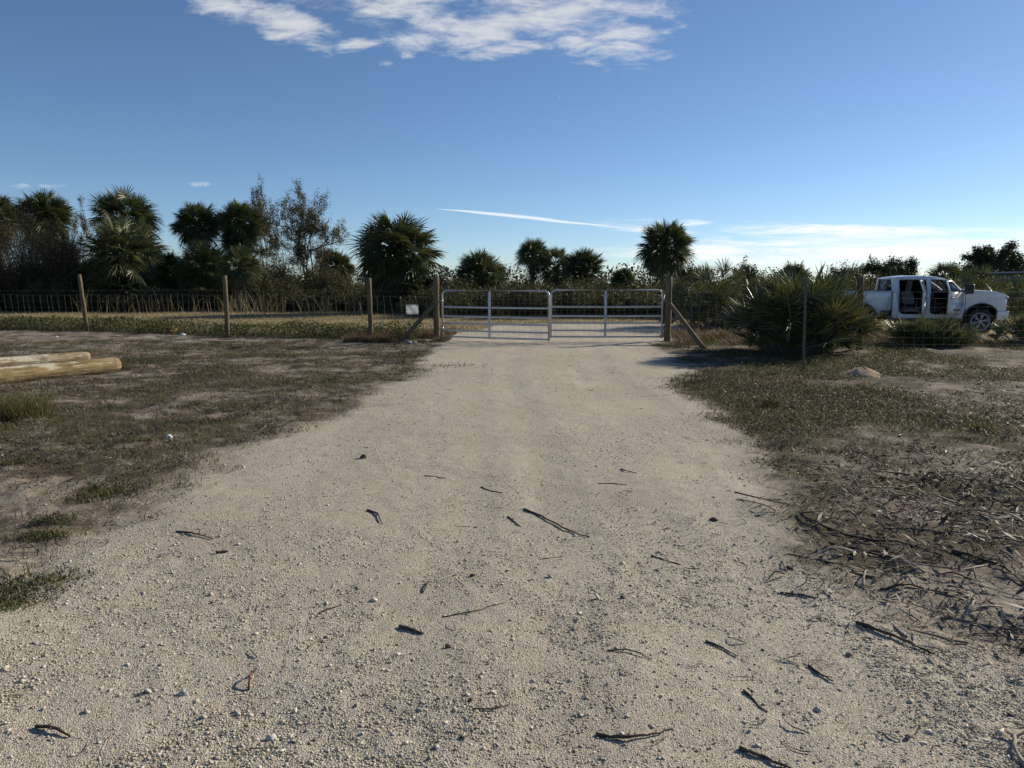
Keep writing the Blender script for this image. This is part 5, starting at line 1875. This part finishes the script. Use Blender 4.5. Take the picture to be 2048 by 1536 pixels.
    rd_frame = [(1.22, 1.372), (2.03, 1.372), (2.03, 1.76), (1.99, 1.795), (1.28, 1.795), (1.22, 1.74)]
    rd_win = [(1.27, 1.405), (1.98, 1.405), (1.98, 1.73), (1.95, 1.75), (1.31, 1.75), (1.27, 1.71)]
    door(2.04, R(66), rd_low, rd_frame, rd_win, 'near rear door swung wide open, seen edge on', 1.36, False, False)
    return root


make_truck()

# ------------------------------------------------------------------ light, sky, camera
SUN_AZ, SUN_EL = R(56), R(25)
sd = Vector((math.sin(SUN_AZ) * math.cos(SUN_EL), math.cos(SUN_AZ) * math.cos(SUN_EL), math.sin(SUN_EL)))
L = bpy.data.lights.new('sun', 'SUN')
L.energy = 4.6
L.angle = R(0.5)
L.color = (1.0, 0.90, 0.74)
lo = bpy.data.objects.new('sun', L)
COL.objects.link(lo)
lo.rotation_euler = sd.to_track_quat('Z', 'Y').to_euler()
lo.location = (20, 10, 30)

W = bpy.data.worlds.new('World')
SC.world = W
W.use_nodes = True
nt = NT(W.node_tree)
sky = nt.node('ShaderNodeTexSky', sky_type='NISHITA')
sky.sun_disc = False
sky.sun_elevation = SUN_EL
sky.sun_rotation = SUN_AZ
sky.air_density = 0.75
sky.dust_density = 0.1
sky.ozone_density = 4.3
tc = nt.node('ShaderNodeTexCoord').outputs['Generated']
sx = nt.node('ShaderNodeSeparateXYZ'); nt.put(sx.inputs[0], tc)
dx, dy, dz = sx.outputs
front = nt.m('GREATER_THAN', dy, 0.05)
ys_ = nt.m('MAXIMUM', dy, 0.05)
A_ = nt.m('DIVIDE', dx, ys_)          # tangent of the bearing
E_ = nt.m('DIVIDE', dz, ys_)          # tangent of the height
zc_ = nt.m('ADD', nt.m('MAXIMUM', dz, 0.0), 0.12)
cv = nt.node('ShaderNodeCombineXYZ')
nt.put(cv.inputs[0], nt.m('DIVIDE', dx, zc_)); nt.put(cv.inputs[1], nt.m('DIVIDE', dy, zc_))
cvec = cv.outputs[0]
n_cl = nt.noise(nt.mapping(cvec, (0.8, 1.25, 1)), 7.5, 10, 0.64, 0.35)
n_c2 = nt.noise(cvec, 26.0, 6, 0.6, 0.2)
n_c3 = nt.noise(nt.mapping(tc, (30, 30, 60)), 1.6, 6, 0.65, 0.3)
n_cl = nt.m('ADD', nt.m('MULTIPLY', n_cl, 0.85), nt.m('MULTIPLY', n_c2, 0.15))
n_st = nt.noise(nt.mapping(cvec, (0.7, 2.2, 1)), 1.6, 7, 0.6, 0.3)


def ae(px, py):
    r_ = ray(px, py)
    return r_[0] / r_[1], r_[2] / r_[1]


def blob_sky(px, py, rx, ry, rot=0.0):
    a0, e0 = ae(px, py)
    a1, _ = ae(px + rx, py); _, e1 = ae(px, py - ry)
    ra, re_ = a1 - a0, e1 - e0
    u = nt.m('SUBTRACT', A_, a0); v = nt.m('SUBTRACT', E_, e0)
    c, s = math.cos(rot), math.sin(rot)
    u2 = nt.m('ADD', nt.m('MULTIPLY', u, c), nt.m('MULTIPLY', v, s))
    v2 = nt.m('SUBTRACT', nt.m('MULTIPLY', v, c), nt.m('MULTIPLY', u, s))
    q1 = nt.m('POWER', nt.m('DIVIDE', u2, ra), 2.0); q2 = nt.m('POWER', nt.m('DIVIDE', v2, re_), 2.0)
    return nt.m('SUBTRACT', 1.0, nt.m('ADD', q1, q2))


def union(bs):
    o = bs[0]
    for b in bs[1:]:
        o = nt.m('MAXIMUM', o, b)
    return o


def cloud(mask, noise, k, lo_, hi_):
    m_ = nt.m('ADD', nt.m('MAXIMUM', mask, -5.0), nt.m('MULTIPLY', nt.m('SUBTRACT', noise, 0.5), k))
    return nt.ramp(m_, lo_, hi_)


top = union([blob_sky(470, 10, 120, 34, -0.22), blob_sky(590, 62, 85, 36, -0.25), blob_sky(800, -5, 140, 60), blob_sky(930, 62, 150, 38, 0.1),
             blob_sky(1080, 15, 230, 65, 0.0), blob_sky(1215, 80, 110, 50, -0.1), blob_sky(1010, 98, 70, 16, 0.15), blob_sky(1000, -60, 420, 80),
             blob_sky(715, 90, 50, 14, 0.1)])
c_top = nt.m('MULTIPLY', cloud(top, n_cl, 7.5, -0.55, 1.75), 0.85)
small = union([blob_sky(815, 108, 18, 10), blob_sky(766, 127, 18, 7)])
tiny_ = union([blob_sky(1062, 168, 14, 8), blob_sky(1120, 196, 14, 6), blob_sky(1300, 100, 40, 14)])
c_ty = nt.m('MULTIPLY', cloud(tiny_, nt.noise(tc, 70, 6, 0.7), 8.0, 0.6, 3.6), 0.55)
c_sm = nt.m('MULTIPLY', cloud(small, n_c3, 6.0, -0.2, 2.2), 0.6)
# contrail: a straight streak, tapered at both ends
a0, e0 = ae(872, 418); a1, e1 = ae(1262, 456)
tt_ = nt.m('DIVIDE', nt.m('SUBTRACT', A_, a0), a1 - a0)
el = nt.m('ADD', e0, nt.m('MULTIPLY', tt_, e1 - e0))
wob = nt.m('MULTIPLY', nt.m('SUBTRACT', nt.noise(cvec, 1.2, 4), 0.5), 0.007)
dist = nt.m('ABSOLUTE', nt.m('ADD', nt.m('SUBTRACT', E_, el), wob))
wid = nt.m('MULTIPLY', nt.m('MULTIPLY', tt_, nt.m('SUBTRACT', 1.0, tt_)), 0.0095)
wid = nt.m('MAXIMUM', nt.m('MULTIPLY', wid, nt.m('SUBTRACT', 1.25, nt.m('MULTIPLY', tt_, 0.55))), 0.0001)
c_tr = nt.m('MULTIPLY', nt.m('SUBTRACT', 1.0, nt.ramp(nt.m('DIVIDE', dist, wid), 0.35, 1.25)), nt.m('MULTIPLY', 0.66, nt.m('MULTIPLY', nt.m('GREATER_THAN', tt_, 0.0), nt.m('LESS_THAN', tt_, 1.0))))
# low bank of streaky cirrus to the right
low = union([blob_sky(1750, 463, 420, 11, -0.03), blob_sky(1950, 495, 480, 34, 0.02), blob_sky(1640, 508, 380, 30), blob_sky(1330, 462, 120, 7, -0.08), blob_sky(2100, 470, 300, 14)])
n_lo = nt.noise(nt.mapping(tc, (7.0, 7.0, 75.0)), 1.0, 8, 0.66, 0.6)
c_lo = nt.m('MULTIPLY', cloud(low, n_lo, 10.5, -0.9, 2.4), 0.95)
wisp = union([blob_sky(405, 369, 42, 5), blob_sky(80, 372, 60, 6), blob_sky(1270, 440, 70, 4)])
c_wi = nt.m('MULTIPLY', cloud(wisp, n_c3, 7.0, -0.2, 2.4), 0.35)
call = nt.m('MULTIPLY', nt.m('MAXIMUM', nt.m('MAXIMUM', c_top, c_ty), c_sm), front)
clow = nt.m('MULTIPLY', nt.m('MAXIMUM', nt.m('MAXIMUM', c_tr, c_lo), c_wi), front)
SKY_S = 0.082
skycol = sky.outputs[0]
cc = nt.mix(call, skycol, (6.6, 6.8, 7.0))
cc = nt.mix(clow, cc, (9.6, 9.7, 9.6))
bg = nt.node('ShaderNodeBackground')
nt.put(bg.inputs[0], cc)
bg.inputs[1].default_value = SKY_S
out = nt.node('ShaderNodeOutputWorld')
nt.t.links.new(bg.outputs[0], out.inputs[0])

cam = bpy.data.cameras.new('camera')
co = bpy.data.objects.new('camera', cam)
COL.objects.link(co)
co.location = (0, 0, EYE)
co.rotation_euler = (math.pi / 2 - PITCH, 0, 0)
cam.sensor_fit = 'HORIZONTAL'
cam.sensor_width = 36.0
cam.lens = F / 2048 * 36.0
cam.clip_start = 0.05
cam.clip_end = 5000
SC.camera = co
vs_ = SC.view_settings
vs_.view_transform = 'Standard'
vs_.look = 'None'
vs_.exposure = 0.42
vs_.gamma = 1.0
SC.cycles.max_bounces = 5
SC.cycles.transparent_max_bounces = 12
